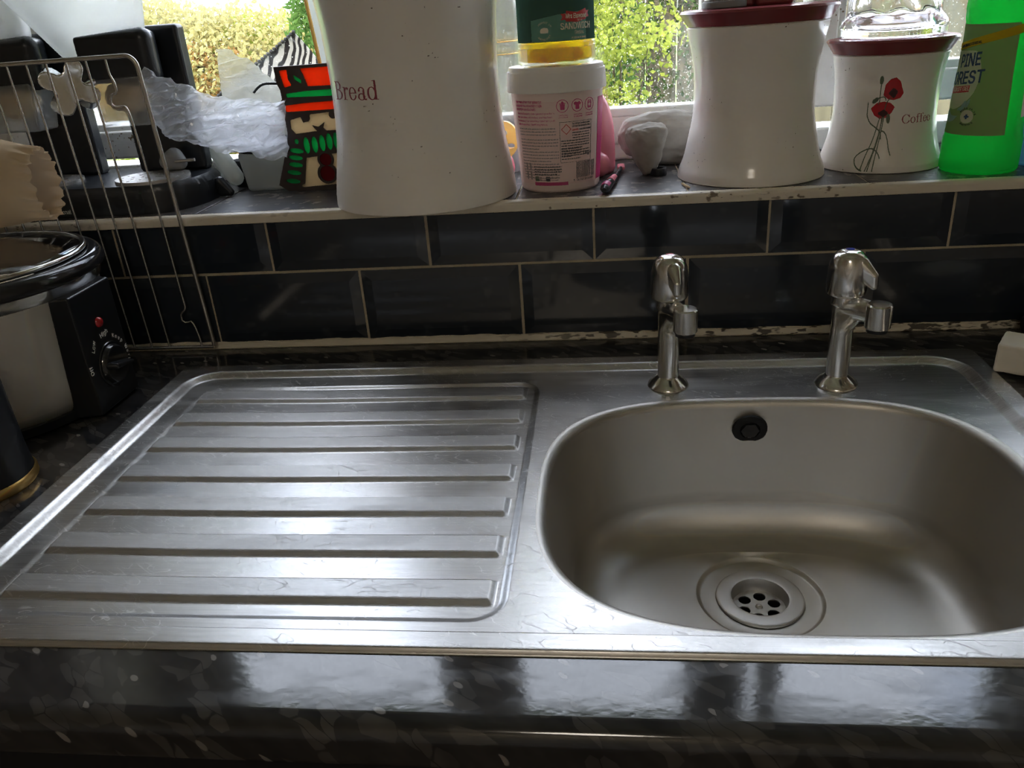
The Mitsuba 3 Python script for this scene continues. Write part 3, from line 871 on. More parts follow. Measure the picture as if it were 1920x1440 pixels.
gc = (0.8715, 0.1180)
gl = lathe(np.vstack([gp[:2], spline(gp[1:], 70)]), (*gc, 0), 96)
gl = twisted(gl, gc, 0.035, 9, 0.350, 0.45, 70.0)
gl.fix_normals()
if gl.volume < 0:
    gl.invert()
obj('glass_vase', gl, 'clear_glass', smooth=50, label='upturned clear swirled glass vase on the coffee canister lid', cat='vase')
gi = lathe(spline([(0.0, 0.3320), (0.030, 0.3325), (0.046, 0.337), (0.0455, 0.352), (0.0430, 0.38), (0.036, 0.415), (0.0, 0.42)], 40), (*gc, 0), 72)
gi = twisted(gi, gc, 0.05, 9, 0.345, 0.45, 90.0)
if gi.volume > 0:
    gi.invert()
obj('glass_vase__inner_wall', gi, 'clear_glass', smooth=50)

# tins on the lid of the large canister
for i, (z0, h, r, m) in enumerate(((0.3698, 0.0072, 0.0245, 'grey_rubber'), (0.3774, 0.006, 0.0225, 'steel_plain'))):
    tc = (0.6690, 0.0640)
    obj('tin_lid' + (f'_{i:03d}' if i else ''), lathe([(0.0, 0.0), (r - 0.001, 0.0), (r, 0.001), (r, h - 0.0012), (r - 0.001, h), (r - 0.003, h), (r - 0.0035, h - 0.001), (0.0, h - 0.001)], (*tc, z0), 56), m, smooth=40,
        label=('round grey tin lid lying on the large canister lid', 'round silver tin lid, on top of the grey tin lid')[i], cat='lid', group='tin lids on the canister')

# ------------------------------------------------------------------ stain remover tub with the gherkin jar on top
tc = (0.4755, 0.0780)
tp = [(0.0480, SILL), (0.0490, 0.182), (0.0527, 0.241), (0.0552, 0.288), (0.0555, 0.300)]
tub = lathe([(0.0, SILL), (0.0465, SILL), (0.0480, SILL + 0.0015)] + tp[1:] + [(0.053, 0.302), (0.0, 0.303)], (*tc, 0), 96)
tag('stain_remover_tub', 'round pink-white stain remover tub with printed label, under the gherkin jar', 'tub')
obj('stain_remover_tub__body', tub, 'tub_white', smooth=30)
obj('stain_remover_tub__lid', lathe([(0.0555, 0.2935), (0.0598, 0.2940), (0.0602, 0.2955), (0.0590, 0.3150), (0.0585, 0.3165), (0.0570, 0.3165), (0.0570, 0.3195), (0.0562, 0.3215), (0.0545, 0.3220), (0.0530, 0.3200), (0.0, 0.3200)], (*tc, 0), 96), 'white_plastic', smooth=35, label='white snap-on lid')
F = to_cam(*tc)
tr = rlook(tp)


def onlabel(m, phi, z, off=0.0003):
    return wrap(m, *tc, tr, phi, z, F, off)


lab = onlabel(patch(0.105, 0.096, 0.0003), -66, 0.1885, 0.00005)
obj('stain_remover_tub__label', lab, 'tub_label', label='printed pale pink label')
obj('stain_remover_tub__label__pink_edge', onlabel(patch(0.022, 0.096, 0.0003), 61, 0.1885, 0.0002), 'tub_pink')
rect = lambda x0, y0, x1, y1: sbox(x0, y0, x1, y1)
head = CC([onlabel(text('THE PINK STUFF THE MIRACLE', 0.0026, bold=True, width=0.0405), -62, 0.2830), onlabel(text('LAUNDRY OXI POWDER STAIN', 0.0026, bold=True, width=0.0405), -62, 0.2790), onlabel(text('REMOVER FOR COLOURS', 0.0026, bold=True, width=0.032), -62, 0.2750)])
obj('stain_remover_tub__label__heading', head, 'ink_magenta')
sub_ = CC([onlabel(text(s, 0.0022, width=w), -60, z) for s, w, z in (('Pink Stuff laundry stain remover powder is', 0.053, 0.2705), ('ideal for whites and colours, and has been', 0.050, 0.2664), ('formulated for amazing stain removal', 0.053, 0.2623), ('with fresh Pink Stuff fragrance.', 0.044, 0.2582))])
obj('stain_remover_tub__label__introduction', sub_, 'ink_magenta')
small = [onlabel(strips(0.052, 3, 0.0034, 0.0013, 1), -59, 0.2535), onlabel(strips(0.053, 11, 0.0036, 0.0013, 2), -58, 0.2410), onlabel(strips(0.050, 3, 0.0034, 0.0013, 3), -57, 0.1990 + 0.0035)]
obj('stain_remover_tub__label__small_print', CC(small), 'ink_grey', kind='stuff', label='rows of grey small print')
ics = []
for i, (ph, r) in enumerate(((6, 0.0072), (25, 0.0072), (43, 0.0072))):
    c0 = Point(0, 0).buffer(r).difference(Point(0, 0).buffer(r - 0.0007))
    if i == 0:
        ic = unary_union([Polygon([(-.003, .002), (.003, .002), (.0023, -.0042), (-.0023, -.0042)]), rect(-.0036, .0023, .0036, .0031), Point(0, .0035).buffer(.0016)])
    elif i == 1:
        ic = Polygon([(-.0048, .0026), (-.0022, .0042), (0, .003), (.0022, .0042), (.0048, .0026), (.0036, .0002), (.0024, .0008), (.0024, -.0044), (-.0024, -.0044), (-.0024, .0008), (-.0036, .0002)])
    else:
        ic = rect(-.0028, -.0042, .0028, .0044).difference(Point(0, -.0004).buffer(.0019)).difference(rect(-.002, .0026, .002, .0034))
    obj('stain_remover_tub__label__pictogram' + (f'_{i:03d}' if i else ''), onlabel(subdivided(flat(unary_union([c0, ic])), 0.003), ph, 0.2790 - 0.0003 * i), 'ink_magenta')
caps = [onlabel(text(s, 0.0014, width=0.011), ph - 6, 0.2680 - dz_) for ph in (7, 26, 43) for s, dz_ in (('Sort laundry', 0.0), ('according to label', 0.0024))]
obj('stain_remover_tub__label__captions', CC(caps), 'ink_magenta', kind='stuff', label='tiny pink captions')
fr = rect(0, 0, 0.0400, 0.0470).difference(rect(0.0004, 0.0004, 0.0396, 0.0466))
obj('stain_remover_tub__label__warning_frame', onlabel(subdivided(flat(fr), 0.003), 1.5, 0.2140), 'ink_dark')
dia = affinity.rotate(rect(-.0044, -.0044, .0044, .0044).difference(rect(-.0036, -.0036, .0036, .0036)), 45)
obj('stain_remover_tub__label__hazard_diamond', onlabel(subdivided(flat(dia), 0.003), 10, 0.2525), 'label_red')
warn = [onlabel(text('The Pink Stuff The Miracle Laundry', 0.0020, bold=True, width=0.025), 17.5, 0.2575), onlabel(text('Oxi Powder Stain Remover for Colours', 0.0020, bold=True, width=0.025), 17.5, 0.2545), onlabel(text('CAUSES SERIOUS EYE DAMAGE', 0.0018, bold=True, width=0.017), 27, 0.2505),
        onlabel(strips(0.0235, 3, 0.0029, 0.0012, 5), 18, 0.2475), onlabel(strips(0.037, 7, 0.0029, 0.0013, 6), 3, 0.2387), onlabel(strips(0.024, 5, 0.0030, 0.0012, 8), 3, 0.2320 - 0.0025 * 1), onlabel(text('1kg', 0.0044, bold=True, width=0.0095), 32, 0.2215), onlabel(text('e', 0.0044, width=0.003), 43.5, 0.2215)]
obj('stain_remover_tub__label__warning_text', CC(warn), 'ink_dark', label='black warning text with 1kg')
obj('stain_remover_tub__label__danger_word', onlabel(text('DANGER', 0.0020, bold=True, width=0.0078), 17.5, 0.2505, 0.0004), 'label_red')
bars, x = [], 0.0
g_ = np.random.default_rng(33)
while x < 0.0270:
    w = g_.choice([0.0003, 0.0006, 0.0009])
    bars.append(onlabel(box(x, x + w, 0, 0.0190, 0, 0.0002), 23, 0.1945))
    x += w + g_.choice([0.0004, 0.0007, 0.001])
bars += [onlabel(text(s, 0.0026, width=w), ph, 0.1908) for s, w, ph in (('5', 0.0014, 18.5), ('060033', 0.0122, 23.5), ('820148', 0.0122, 38))]
obj('stain_remover_tub__label__barcode', CC(bars), 'ink_dark', label='barcode with digits')
lowt = [onlabel(strips(0.0350, 4, 0.0030, 0.0014, 11), -37, 0.2090), onlabel(box(0, 0.0052, 0, 0.0056, 0, 0.0002), -20, 0.1925), onlabel(text('Tub', 0.0018, width=0.003), -30.5, 0.1960), onlabel(text('LID/SCOOP', 0.0018, width=0.0090), -13, 0.1960), onlabel(text('Check Locally', 0.0015, width=0.009), -13, 0.1932), onlabel(text('Widely Recycled', 0.0015, width=0.0095), -31, 0.1932)]
obj('stain_remover_tub__label__recycling_text', CC(lowt), 'ink_dark')
obj('stain_remover_tub__label__recycling_mark', onlabel(box(0, 0.0052, 0, 0.0056, 0, 0.0002), -37, 0.1925), 'ink_green')
obj('stain_remover_tub__label__photograph_strip', CC([onlabel(box(0, 0.0085, 0, 0.0100, 0, 0.0002), -52, 0.1940), onlabel(box(0, 0.0085, 0, 0.0090, 0, 0.0002), -52, 0.2050)]), 'ink_grey')
obj('stain_remover_tub__label__pink_bar', onlabel(patch(0.0420, 0.0040, 0.0003), -38, 0.1872, 0.0002), 'ink_magenta')
hd = unary_union([rect(0, 0.0062, 0.027, 0.0072), rect(0.0264, 0.0010, 0.0272, 0.0072), rect(0.005, 0.0, 0.0268, 0.0010), rect(-0.0004, 0.0045, 0.0004, 0.0072)])
obj('stain_remover_tub__lid__latch', wrap(subdivided(flat(hd, 0.0009), 0.004), *tc, lambda z: np.full_like(np.asarray(z, float), 0.0599), -17, 0.3005, F), 'white_plastic')

# gherkin jar
jc = (0.4775, 0.0800)
J0 = 0.3222
def octo(r, z0, z1, chamf=0.003):
    pts = []
    for z, k in ((z0, r - chamf), (z0 + chamf, r), (z1 - 0.001, r), (z1, r)):
        pts += [(jc[0] + k / math.cos(math.pi / 10) * math.cos(a), jc[1] + k / math.cos(math.pi / 10) * math.sin(a), z) for a in np.arange(10) * math.pi / 5 + 0.16]
    return trimesh.convex.convex_hull(np.array(pts))


tag('gherkin_jar', 'glass jar of yellow sandwich gherkins with green label, standing on the white tub', 'jar')
jar = CC([octo(0.0442, J0, 0.341), lathe([(0.0445, 0.3405), (0.0461, 0.3415), (0.0461, 0.3455), (0.0452, 0.3470), (0.0452, 0.42), (0.042, 0.430), (0.036, 0.438), (0.036, 0.45)], (*jc, 0), 80)])
obj('gherkin_jar__glass', jar, 'jar_glass', smooth=30)
obj('gherkin_jar__brine', CC([octo(0.0415, J0 + 0.004, 0.3445, 0.002), lathe([(0.0425, 0.3445), (0.0425, 0.41), (0.0, 0.41)], (*jc, 0), 64)]), 'pickle_liquid', smooth=30, label='yellow pickling liquid')
for i in range(5):
    s = trimesh.creation.icosphere(subdivisions=3, radius=1.0)
    d = meshkit.fbm(s.vertices * 1.7 + i * 9, 3, i)[:, None]
    s.vertices = s.vertices * (0.75 + 0.5 * d) * np.array([0.020, 0.013, 0.0085])
    a = i * 1.3 + 0.5
    s = rot(s, 30 * i, (0, 0, 1))
    s.apply_translation((jc[0] + (0.018 * math.cos(a) if i else 0.002), jc[1] + (0.016 * math.sin(a) if i else -0.012), J0 + (0.0105 if i != 0 else 0.013)))
    obj('gherkin_jar__gherkin_slice' + (f'_{i:03d}' if i else ''), s, 'pickle', smooth=True)
JF = to_cam(*jc)
jr = lambda z: np.full_like(np.asarray(z, float), 0.0453)
obj('gherkin_jar__label', wrap(patch(0.0453 * 3.0, 0.062, 0.0003), *jc, jr, -92, 0.3480, JF), 'jar_label', label='dark green paper label')
pale = Polygon([(0, 0), (0.068, 0), (0.068, 0.029)] + [(0.068 * (1 - t), 0.0225 + 0.0075 * math.sin((1 - t) * 1.4) / math.sin(1.4)) for t in np.linspace(0.05, 1, 14)])
obj('gherkin_jar__label__pale_field', wrap(subdivided(flat(pale), 0.003), *jc, jr, -38, 0.3484, JF, 0.0003), 'jar_label_pale')
obj('gherkin_jar__label__lettering', CC([wrap(text(s, h, bold=b, width=w), *jc, jr, ph, z, JF, 0.0006) for s, h, b, w, ph, z in
    (('SANDWICH', 0.0066, True, 0.0400, 6, 0.3600), ('Gherkins', 0.0040, False, 0.0125, 27, 0.3545), ('SLICED & IN BRINE', 0.0017, True, 0.0200, 22, 0.3500), ('SINCE 1947', 0.0014, True, 0.0080, 31, 0.3682))]), 'ink_cream', label='cream lettering')
ban = Polygon([(0, 0.0005), (0.005, 0.0010), (0.006, -0.001), (0.020, -0.0022), (0.032, 0.0004), (0.033, 0.002), (0.038, 0.003), (0.0355, 0.0065), (0.038, 0.0095), (0.033, 0.0090), (0.0325, 0.0118), (0.020, 0.0080), (0.0065, 0.0100), (0.006, 0.0072), (0, 0.0072), (0.0022, 0.004)])
obj('gherkin_jar__label__ribbon', wrap(subdivided(flat(ban), 0.003), *jc, jr, 7, 0.3690, JF, 0.0006), 'label_red', label='red ribbon reading Mrs Elswood')
obj('gherkin_jar__label__ribbon_lettering', wrap(text('Mrs Elswood', 0.0047, bold=True, width=0.0265), *jc, jr, 14, 0.3712, JF, 0.0010), 'ink_cream')
ring_ = unary_union([Polygon([(-.0042, -.0022), (.0042, -.0022), (.005, .0005), (.004, .0028), (0, .0036), (-.0035, .0026), (-.005, 0)])])
obj('gherkin_jar__label__sandwich_emblem', CC([wrap(subdivided(flat(ring_), 0.002), *jc, jr, -17, 0.3595, JF, 0.0006)] + [wrap(rot(text(c, 0.0019), -math.degrees(a), (0, 0, 1)).apply_translation((0.0082 * math.sin(a), 0.0082 * math.cos(a), 0)), *jc, jr, -17, 0.3592, JF, 0.0006) for c, a in zip('PERFECT IN', np.linspace(-0.85, 0.85, 10)) if c != ' '] +
    [wrap(rot(text(c, 0.0019), math.degrees(a), (0, 0, 1)).apply_translation((0.0095 * math.sin(a) - 0.0006, -0.0095 * math.cos(a), 0)), *jc, jr, -17, 0.3592, JF, 0.0006) for c, a in zip('SANDWICHES', np.linspace(-0.9, 0.9, 10))]), 'ink_cream')

# ------------------------------------------------------------------ green toilet gel bottle and blue bottle
pc = (0.9665, 0.0560)
pp = spline([(0.0385, SILL), (0.0412, 0.1815), (0.0412, 0.210), (0.0405, 0.2165), (0.0398, 0.2180), (0.0394, 0.222), (0.0372, 0.260), (0.0354, 0.290), (0.0346, 0.320), (0.0347, 0.3385), (0.0357, 0.3410), (0.0358, 0.349), (0.0364, 0.351), (0.0352, 0.366), (0.030, 0.388), (0.020, 0.402), (0.016, 0.407), (0.016, 0.415)], 110)
gb = lathe(np.vstack([[(0.0, SILL)], pp]), (*pc, 0), 80)
tag('toilet_gel_bottle', 'translucent green toilet gel bottle right of the coffee canister', 'bottle')
obj('toilet_gel_bottle__body', gb, 'bottle_green', smooth=35)
obj('toilet_gel_bottle__cap', lathe([(0.0175, 0.412), (0.0175, 0.44), (0.016, 0.444), (0.0, 0.445)], (*pc, 0), 40), 'white_plastic', smooth=35)
PF = to_cam(*pc)
pr_ = rlook(pp)
W = lambda m, ph, z, off=0.0004: wrap(m, *pc, pr_, ph, z, PF, off)
obj('toilet_gel_bottle__label', W(patch(0.0405 * 2.12, 0.1150, 0.0003), -92, 0.2210, 0.0), 'bottle_label', label='green front label')
pf = Polygon(spline([(0, 0.030), (0.020, 0.026), (0.036, 0.034), (0.046, 0.048), (0.049, 0.066), (0.038, 0.088), (0.0, 0.086)], 40))
obj('toilet_gel_bottle__label__pale_field', W(subdivided(flat(pf), 0.003), -90, 0.2215), 'label_pale')
yb = Polygon([(0, 0), (0.014, 0.0020), (0.076, 0.0170), (0.076, 0.0265), (0.014, 0.0095), (0, 0.0070)])
obj('toilet_gel_bottle__label__yellow_band', W(subdivided(flat(yb), 0.003), -84, 0.3090, 0.0006), 'label_yellow')


def slanted(m, k):
    m = m.copy()
    m.vertices[:, 1] += k * m.vertices[:, 0]
    return m


obj('toilet_gel_bottle__label__title', CC([W(slanted(text('PINE', 0.0130, bold=True, width=0.0260), 0.14), -66, 0.2915, 0.0007), W(slanted(text('FOREST', 0.0130, bold=True, width=0.0500), 0.12), -93, 0.2715, 0.0007)]), 'ink_blue', label='PINE FOREST in dark blue')
obj('toilet_gel_bottle__label__antibacterial_text', W(slanted(text('ANTIBACTERIAL', 0.0026, bold=True, width=0.0280), 0.21), -72, 0.3115, 0.0010), 'ink_dark')
obj('toilet_gel_bottle__label__red_band', W(subdivided(flat(Polygon([(0, 0), (0.030, 0.004), (0.030, 0.011), (0, 0.007)])), 0.003), -80, 0.2630, 0.0006), 'label_red')
obj('toilet_gel_bottle__label__red_band_lettering', W(slanted(text('TOILET GEL', 0.0042, bold=True, width=0.0260), 0.13), -74, 0.2655, 0.0010), 'ink_cream')
sp_ = unary_union([Polygon(spline([(0, 0.004), (0.006, 0.0), (0.016, 0.002), (0.022, 0.008), (0.014, 0.0075), (0.007, 0.010), (0.002, 0.014), (0, 0.004)], 40)).buffer(0), affinity.rotate(affinity.scale(Point(0.028, 0.019).buffer(1), 0.0022, 0.0062), -25), affinity.rotate(affinity.scale(Point(0.033, 0.022).buffer(1), 0.0014, 0.005), -20), affinity.rotate(affinity.scale(Point(0.024, 0.016).buffer(1), 0.0014, 0.004), -60)])
obj('toilet_gel_bottle__label__water_splash', W(subdivided(flat(sp_), 0.003), -80, 0.2330, 0.0006), 'label_splash')
bd = Point(0, 0).buffer(0.0072)
obj('toilet_gel_bottle__label__badge', W(subdivided(flat(bd), 0.003), -29, 0.2410, 0.0008), 'label_pale')
obj('toilet_gel_bottle__label__badge_cross', W(subdivided(flat(unary_union([rect(-.0026, -.0009, .0026, .0009), rect(-.0009, -.0026, .0009, .0026)])), 0.003), -29, 0.2410, 0.0012), 'ink_blue')
obj('toilet_gel_bottle__label__badge_lettering', CC([W(rot(text(c, 0.0018, bold=True), -math.degrees(a), (0, 0, 1)).apply_translation((0.0080 * math.sin(a), 0.0080 * math.cos(a), 0)), -29, 0.2410, 0.001) for c, a in zip('KILLS 99.9%', np.linspace(-1.1, 1.1, 11)) if c != ' '] +
    [W(rot(text(c, 0.0018, bold=True), math.degrees(a), (0, 0, 1)).apply_translation((0.0098 * math.sin(a), -0.0098 * math.cos(a), 0)), -29, 0.2410, 0.001) for c, a in zip('BACTERIA', np.linspace(-0.7, 0.7, 8))]), 'ink_dark')
obj('toilet_gel_bottle__rear_label', CC([W(patch(0.012, 0.024, 0.0003), 62, 0.270, 0.0), W(patch(0.012, 0.028, 0.0003), 62, 0.238, 0.0)]), 'white_plastic', label='white printed panels on the back label')

qc_ = (1.0400, 0.0830)
obj('blue_bottle__body', lathe(np.vstack([[(0.0, SILL)], spline([(0.0300, SILL), (0.0345, SILL + 0.003), (0.0352, 0.19), (0.0335, 0.22), (0.0318, 0.30), (0.0300, 0.33), (0.016, 0.36), (0.014, 0.375)], 40)]), (*qc_, 0), 64), 'bottle_blue', smooth=35)
obj('blue_bottle__cap', lathe([(0.0165, 0.372), (0.0165, 0.400), (0.015, 0.403), (0.0, 0.404)], (*qc_, 0), 40), 'white_plastic', smooth=35)
tag('blue_bottle', 'pale blue plastic bottle at the right end of the sill', 'bottle')

# ------------------------------------------------------------------ stones, toothbrush and bits on the sill
def stone(key, c, size, seed, rz, label, rough=0.22, tip=None):
    s = trimesh.creation.icosphere(subdivisions=5, radius=1.0)
    v = s.vertices.copy()
    d = meshkit.fbm(v * 1.15 + seed * 7.3, 4, seed)[:, None]
    v = np.sign(v) * np.abs(v) ** 0.9 * (1 - rough + 2 * rough * d)
    if tip:
        v = tip(v)
    s.vertices = v * np.array(size)
    s = rot(s, rz, (0, 0, 1))
    s.apply_translation(c)
    s.vertices[:, 2] += SILL - s.vertices[:, 2].min() - 0.0003
    obj(key, s, 'stone', smooth=True, label=label, cat='stone', group='stones on the windowsill')


def heart(v):
    v = v.copy()
    k = ss(1.0, -1.0, v[:, 2])
    v[:, 0] = v[:, 0] * (1 - 0.62 * k) + 0.10 * k
    v[:, 1] = v[:, 1] * (1 - 0.4 * k)
    v[:, 2] += 0.28 * np.abs(v[:, 0]) ** 1.2 * (v[:, 2] > -0.2) * 0.6
    return v


stone('stone', (0.5850, 0.1180, 0.2), (0.0340, 0.024, 0.0330), 3, 10, 'grey heart-shaped stone on its point beside the toothbrush', tip=heart)
stone('stone_001', (0.6130, 0.188, 0.2), (0.060, 0.028, 0.0350), 11, 4, 'long grey pebble lying behind the heart-shaped stone')
obj('rubber_ring', lathe([(0.0065, SILL), (0.0100, SILL), (0.0106, SILL + 0.001), (0.0106, SILL + 0.0085), (0.0098, SILL + 0.0096), (0.0070, SILL + 0.0096), (0.0063, SILL + 0.0088), (0.0063, SILL + 0.0006), (0.0065, SILL)], (0.6005, 0.112, 0), 40), 'black_plastic', smooth=40,
    label='small black ring on the sill by the stones', cat='ring')
brush = np.array([(0.5300, -0.0010, 0.1850), (0.5335, 0.018, 0.1856), (0.5375, 0.040, 0.1852), (0.5415, 0.062, 0.1848), (0.5450, 0.082, 0.1845), (0.5490, 0.110, 0.1842), (0.5530, 0.140, 0.1842)])
bpth = spline(brush, 40)
br = np.interp(np.linspace(0, 1, 40), [0, 0.05, 0.12, 0.3, 0.5, 0.62, 1.0], [0.0028, 0.0056, 0.0062, 0.0052, 0.0040, 0.0030, 0.0026])
tag('toothbrush', 'pink and black toothbrush lying on the sill beside the tub', 'toothbrush')
obj('toothbrush__handle', tube(bpth, br, 16), 'black_plastic', smooth=60)
obj('toothbrush__grip', tube(bpth[2:7] + [0.0, 0, 0.0012], br[2:7] * 0.93, 16), 'ink_magenta', smooth=60, label='pink grip')
obj('toothbrush__grip_001', tube(bpth[12:22] + [0.0, 0, 0.0012], br[12:22] * 0.95, 16), 'pink_plastic', smooth=60, label='pink grip')
obj('toothbrush__head', rbox(0.5535 - 0.005, 0.5535 + 0.005, 0.138, 0.162, 0.1818, 0.1866, 0.002), 'pink_plastic', smooth=40)
# pink bottle behind the tub, yellow and pink scrubber between bread bin and tub
obj('pink_bottle__body', lathe(np.vstack([[(0.0, SILL)], spline([(0.024, SILL), (0.0275, SILL + 0.004), (0.0280, 0.20), (0.0268, 0.232), (0.021, 0.262), (0.012, 0.280), (0.010, 0.286)], 40)]), (0.5180, 0.1530, 0), 56), 'pink_plastic', smooth=40)
obj('pink_bottle__cap', lathe([(0.0115, 0.285), (0.0115, 0.300), (0.010, 0.302), (0.0, 0.3025)], (0.5180, 0.1530, 0), 32), 'white_plastic', smooth=40)
tag('pink_bottle', 'pink plastic bottle half hidden behind the tub', 'bottle')
obj('pink_egg', hullpts([((0.5235, 0.118, SILL + 0.0160), 0.0158), ((0.5215, 0.120, SILL + 0.021), 0.0125)], 40), 'pink_plastic', smooth=True, label='small pink egg-shaped item at the foot of the pink bottle', cat='ornament')
yring = affinity.scale(Point(0, 0).buffer(0.0180), 1, 1.3).difference(affinity.scale(Point(0.008, -0.008).buffer(0.0052), 1.0, 0.65)).difference(affinity.scale(Point(-0.007, -0.008).buffer(0.0052), 1.0, 0.65)).difference(Point(0.0, 0.009).buffer(0.004))
ym = extrude(yring, 0.010)
ym = xz(ym, 0.145)
ym.apply_translation((0.4010, 0, 0.2290))
tag('cleaning_scrubber', 'yellow disc scrubber with holes and a pink foot, between bread canister and tub', 'scrubber')
obj('cleaning_scrubber__disc', ym, 'yellow_plastic')
obj('cleaning_scrubber__foot', hullpts([((0.4000, 0.142, SILL + 0.0145), 0.012), ((0.4000, 0.142, SILL + 0.0215), 0.0105)], 32), 'pink_plastic', smooth=True, label='pink foot')
obj('wood_splinter', tube(spline([(0.6310, 0.0180, SILL + 0.0015), (0.6270, 0.030, SILL + 0.002), (0.6240, 0.045, SILL + 0.0015)], 8), [0.0010, 0.0014, 0.0016, 0.0015, 0.0014, 0.0012, 0.001, 0.0008], 7), 'glass_cream', label='tiny pale splinter on the sill left of the large canister', cat='debris')

# clear jar with two gold rims behind the bread bin
tag('glass_carafe', 'clear glass carafe with gold bands, hidden behind the bread canister', 'carafe')
obj('glass_carafe__glass', lathe(spline([(0.02, SILL + 0.001), (0.030, SILL + 0.003), (0.036, 0.25), (0.0395, 0.33), (0.040, 0.44)], 30), (0.386, 0.188, 0), 64), 'clear_plastic', smooth=40)
for i, z in enumerate((0.333, 0.348)):
    a = np.linspace(0, 2 * np.pi, 64)
    rr = 0.0400 if i == 0 else 0.0402
    obj('glass_carafe__gold_band' + (f'_{i:03d}' if i else ''), tube(np.stack([0.386 + rr * np.cos(a), 0.188 + rr * np.sin(a), np.full(64, z)], 1), 0.0007, 6, False), 'gold', smooth=True)
obj('yellow_edged_board__sheet', rot(box(0.1735, 0.176, 0.15, 0.225, SILL, 0.46), -4.5, (0, 1, 0), (0.176, 0.19, SILL)), 'frosted')
obj('yellow_edged_board__edge', rot(rbox(0.1725, 0.177, 0.147, 0.1515, SILL, 0.46, 0.0015), -4.5, (0, 1, 0), (0.176, 0.19, SILL)), 'yellow_plastic')
tag('yellow_edged_board', 'thin clear board with a yellow edge leaning behind the bread canister', 'board')

# ------------------------------------------------------------------ stained glass snowman
SN = {'out': [(0.1091, 0.338), (0.1098, 0.3175), (0.1129, 0.3097), (0.1132, 0.2981), (0.105, 0.2888), (0.1125, 0.2766), (0.1126, 0.2528), (0.107, 0.2349), (0.088, 0.1881), (0.1000, 0.1795), (0.1295, 0.1788), (0.1683, 0.1785), (0.196, 0.1785), (0.231, 0.1833), (0.233, 0.2283), (0.242, 0.2478), (0.2422, 0.2791), (0.2541, 0.2899), (0.2526, 0.309), (0.2502, 0.3362), (0.185, 0.3384)]}
SP = [('hat_panel', 'glass_orange', [(0.1151, 0.3333), (0.1261, 0.3341), (0.1259, 0.3223), (0.1297, 0.3144), (0.1187, 0.3122)]), ('hat_panel', 'glass_orange', [(0.1429, 0.3344), (0.247, 0.3351), (0.2455, 0.3104), (0.1503, 0.3123), (0.1467, 0.3267)]),
      ('leaf_panel', 'glass_green', [(0.1324, 0.3285), (0.1434, 0.3203), (0.1429, 0.3155), (0.1342, 0.3214)]), ('hat_band', 'glass_green', [(0.1194, 0.3049), (0.1462, 0.3068), (0.2493, 0.3079), (0.2485, 0.2975), (0.1196, 0.3001)]),
      ('hat_brim', 'glass_orange', [(0.1123, 0.29), (0.1435, 0.2921), (0.2522, 0.2943), (0.251, 0.2824), (0.1161, 0.282)]),
      ('face_panel', 'glass_cream', [(0.1188, 0.2714), (0.134, 0.2751), (0.1369, 0.2674), (0.1425, 0.2691), (0.1473, 0.2776), (0.1708, 0.2789), (0.238, 0.2789), (0.2369, 0.256), (0.1498, 0.2558), (0.1236, 0.2538), (0.1184, 0.2605)]),
      ('body_panel', 'glass_cream', [(0.1326, 0.2223), (0.1804, 0.227), (0.2294, 0.2255), (0.2267, 0.1855), (0.1734, 0.186), (0.1522, 0.1848), (0.1222, 0.1835), (0.1170, 0.1855), (0.1245, 0.1880)])]
stripes = [affinity.scale(Point(x, z).buffer(1), a, b) for x, z, a, b in [(0.1229, 0.2442, .003, .0035)] + [(x, z, 0.0044, 0.0108) for x, z in [(0.1359, 0.2384), (0.1472, 0.2388), (0.1578, 0.2403), (0.1678, 0.2418), (0.1775, 0.2423), (0.188, 0.2425), (0.199, 0.2425), (0.210, 0.242), (0.221, 0.2415)]]]
stripes += [affinity.rotate(affinity.scale(Point(x, z).buffer(1), 0.0100, 0.0034), -8) for x, z in [(0.1207, 0.2321), (0.1179, 0.2231), (0.1162, 0.2139), (0.1121, 0.2037), (0.1088, 0.1923)]]
discs = [Point(0.1589, 0.2189).buffer(0.0082), Point(0.1586, 0.2004).buffer(0.0104)]
blocks = [Point(0.1413, 0.2735).buffer(0.0050), Point(0.1781, 0.2759).buffer(0.0052), Polygon([(0.1480, 0.2635), (0.1560, 0.2612), (0.1650, 0.2665), (0.1625, 0.2600), (0.1665, 0.2555), (0.1540, 0.2555)]), Point(0.1589, 0.2189).buffer(0.0112), Point(0.1586, 0.2004).buffer(0.0138)]
YS = 0.124
outp = Polygon(SN['out']).buffer(0.002).buffer(-0.002)
holes, parts = [], []
for nm, m, pts in SP:
    p = Polygon(pts).buffer(-0.0012).buffer(0.0012).difference(unary_union(blocks))
    holes.append(p)
    parts.append((nm, m, p))
for p in stripes:
    holes.append(p)
    parts.append(('scarf_stripe', 'glass_green', p))
for p in discs:
    holes.append(p)
    parts.append(('button', 'glass_maroon', p))
tag('glass_snowman', 'stained glass snowman with orange hat leaning behind the bread canister', 'ornament')
lead = xz(extrude(outp.difference(unary_union(holes)), 0.008), YS + 0.004)
obj('glass_snowman__leading', lead, 'lead', label='dark brown leading')
cnt = {}
for nm, m, p in parts:
    k = cnt.get(nm, 0)
    cnt[nm] = k + 1
    obj(f'glass_snowman__{nm}' + (f'_{k:03d}' if k else ''), xz(extrude(p.buffer(0.0002), 0.004), YS + 0.002), m)

# ------------------------------------------------------------------ twin cereal dispenser
B0, B1 = SILL, 0.2135


def stadium(x0, x1, y0, y1, r):
    return sbox(x0 + r, y0 + r, x1 - r, y1 - r).buffer(r, quad_segs=16)


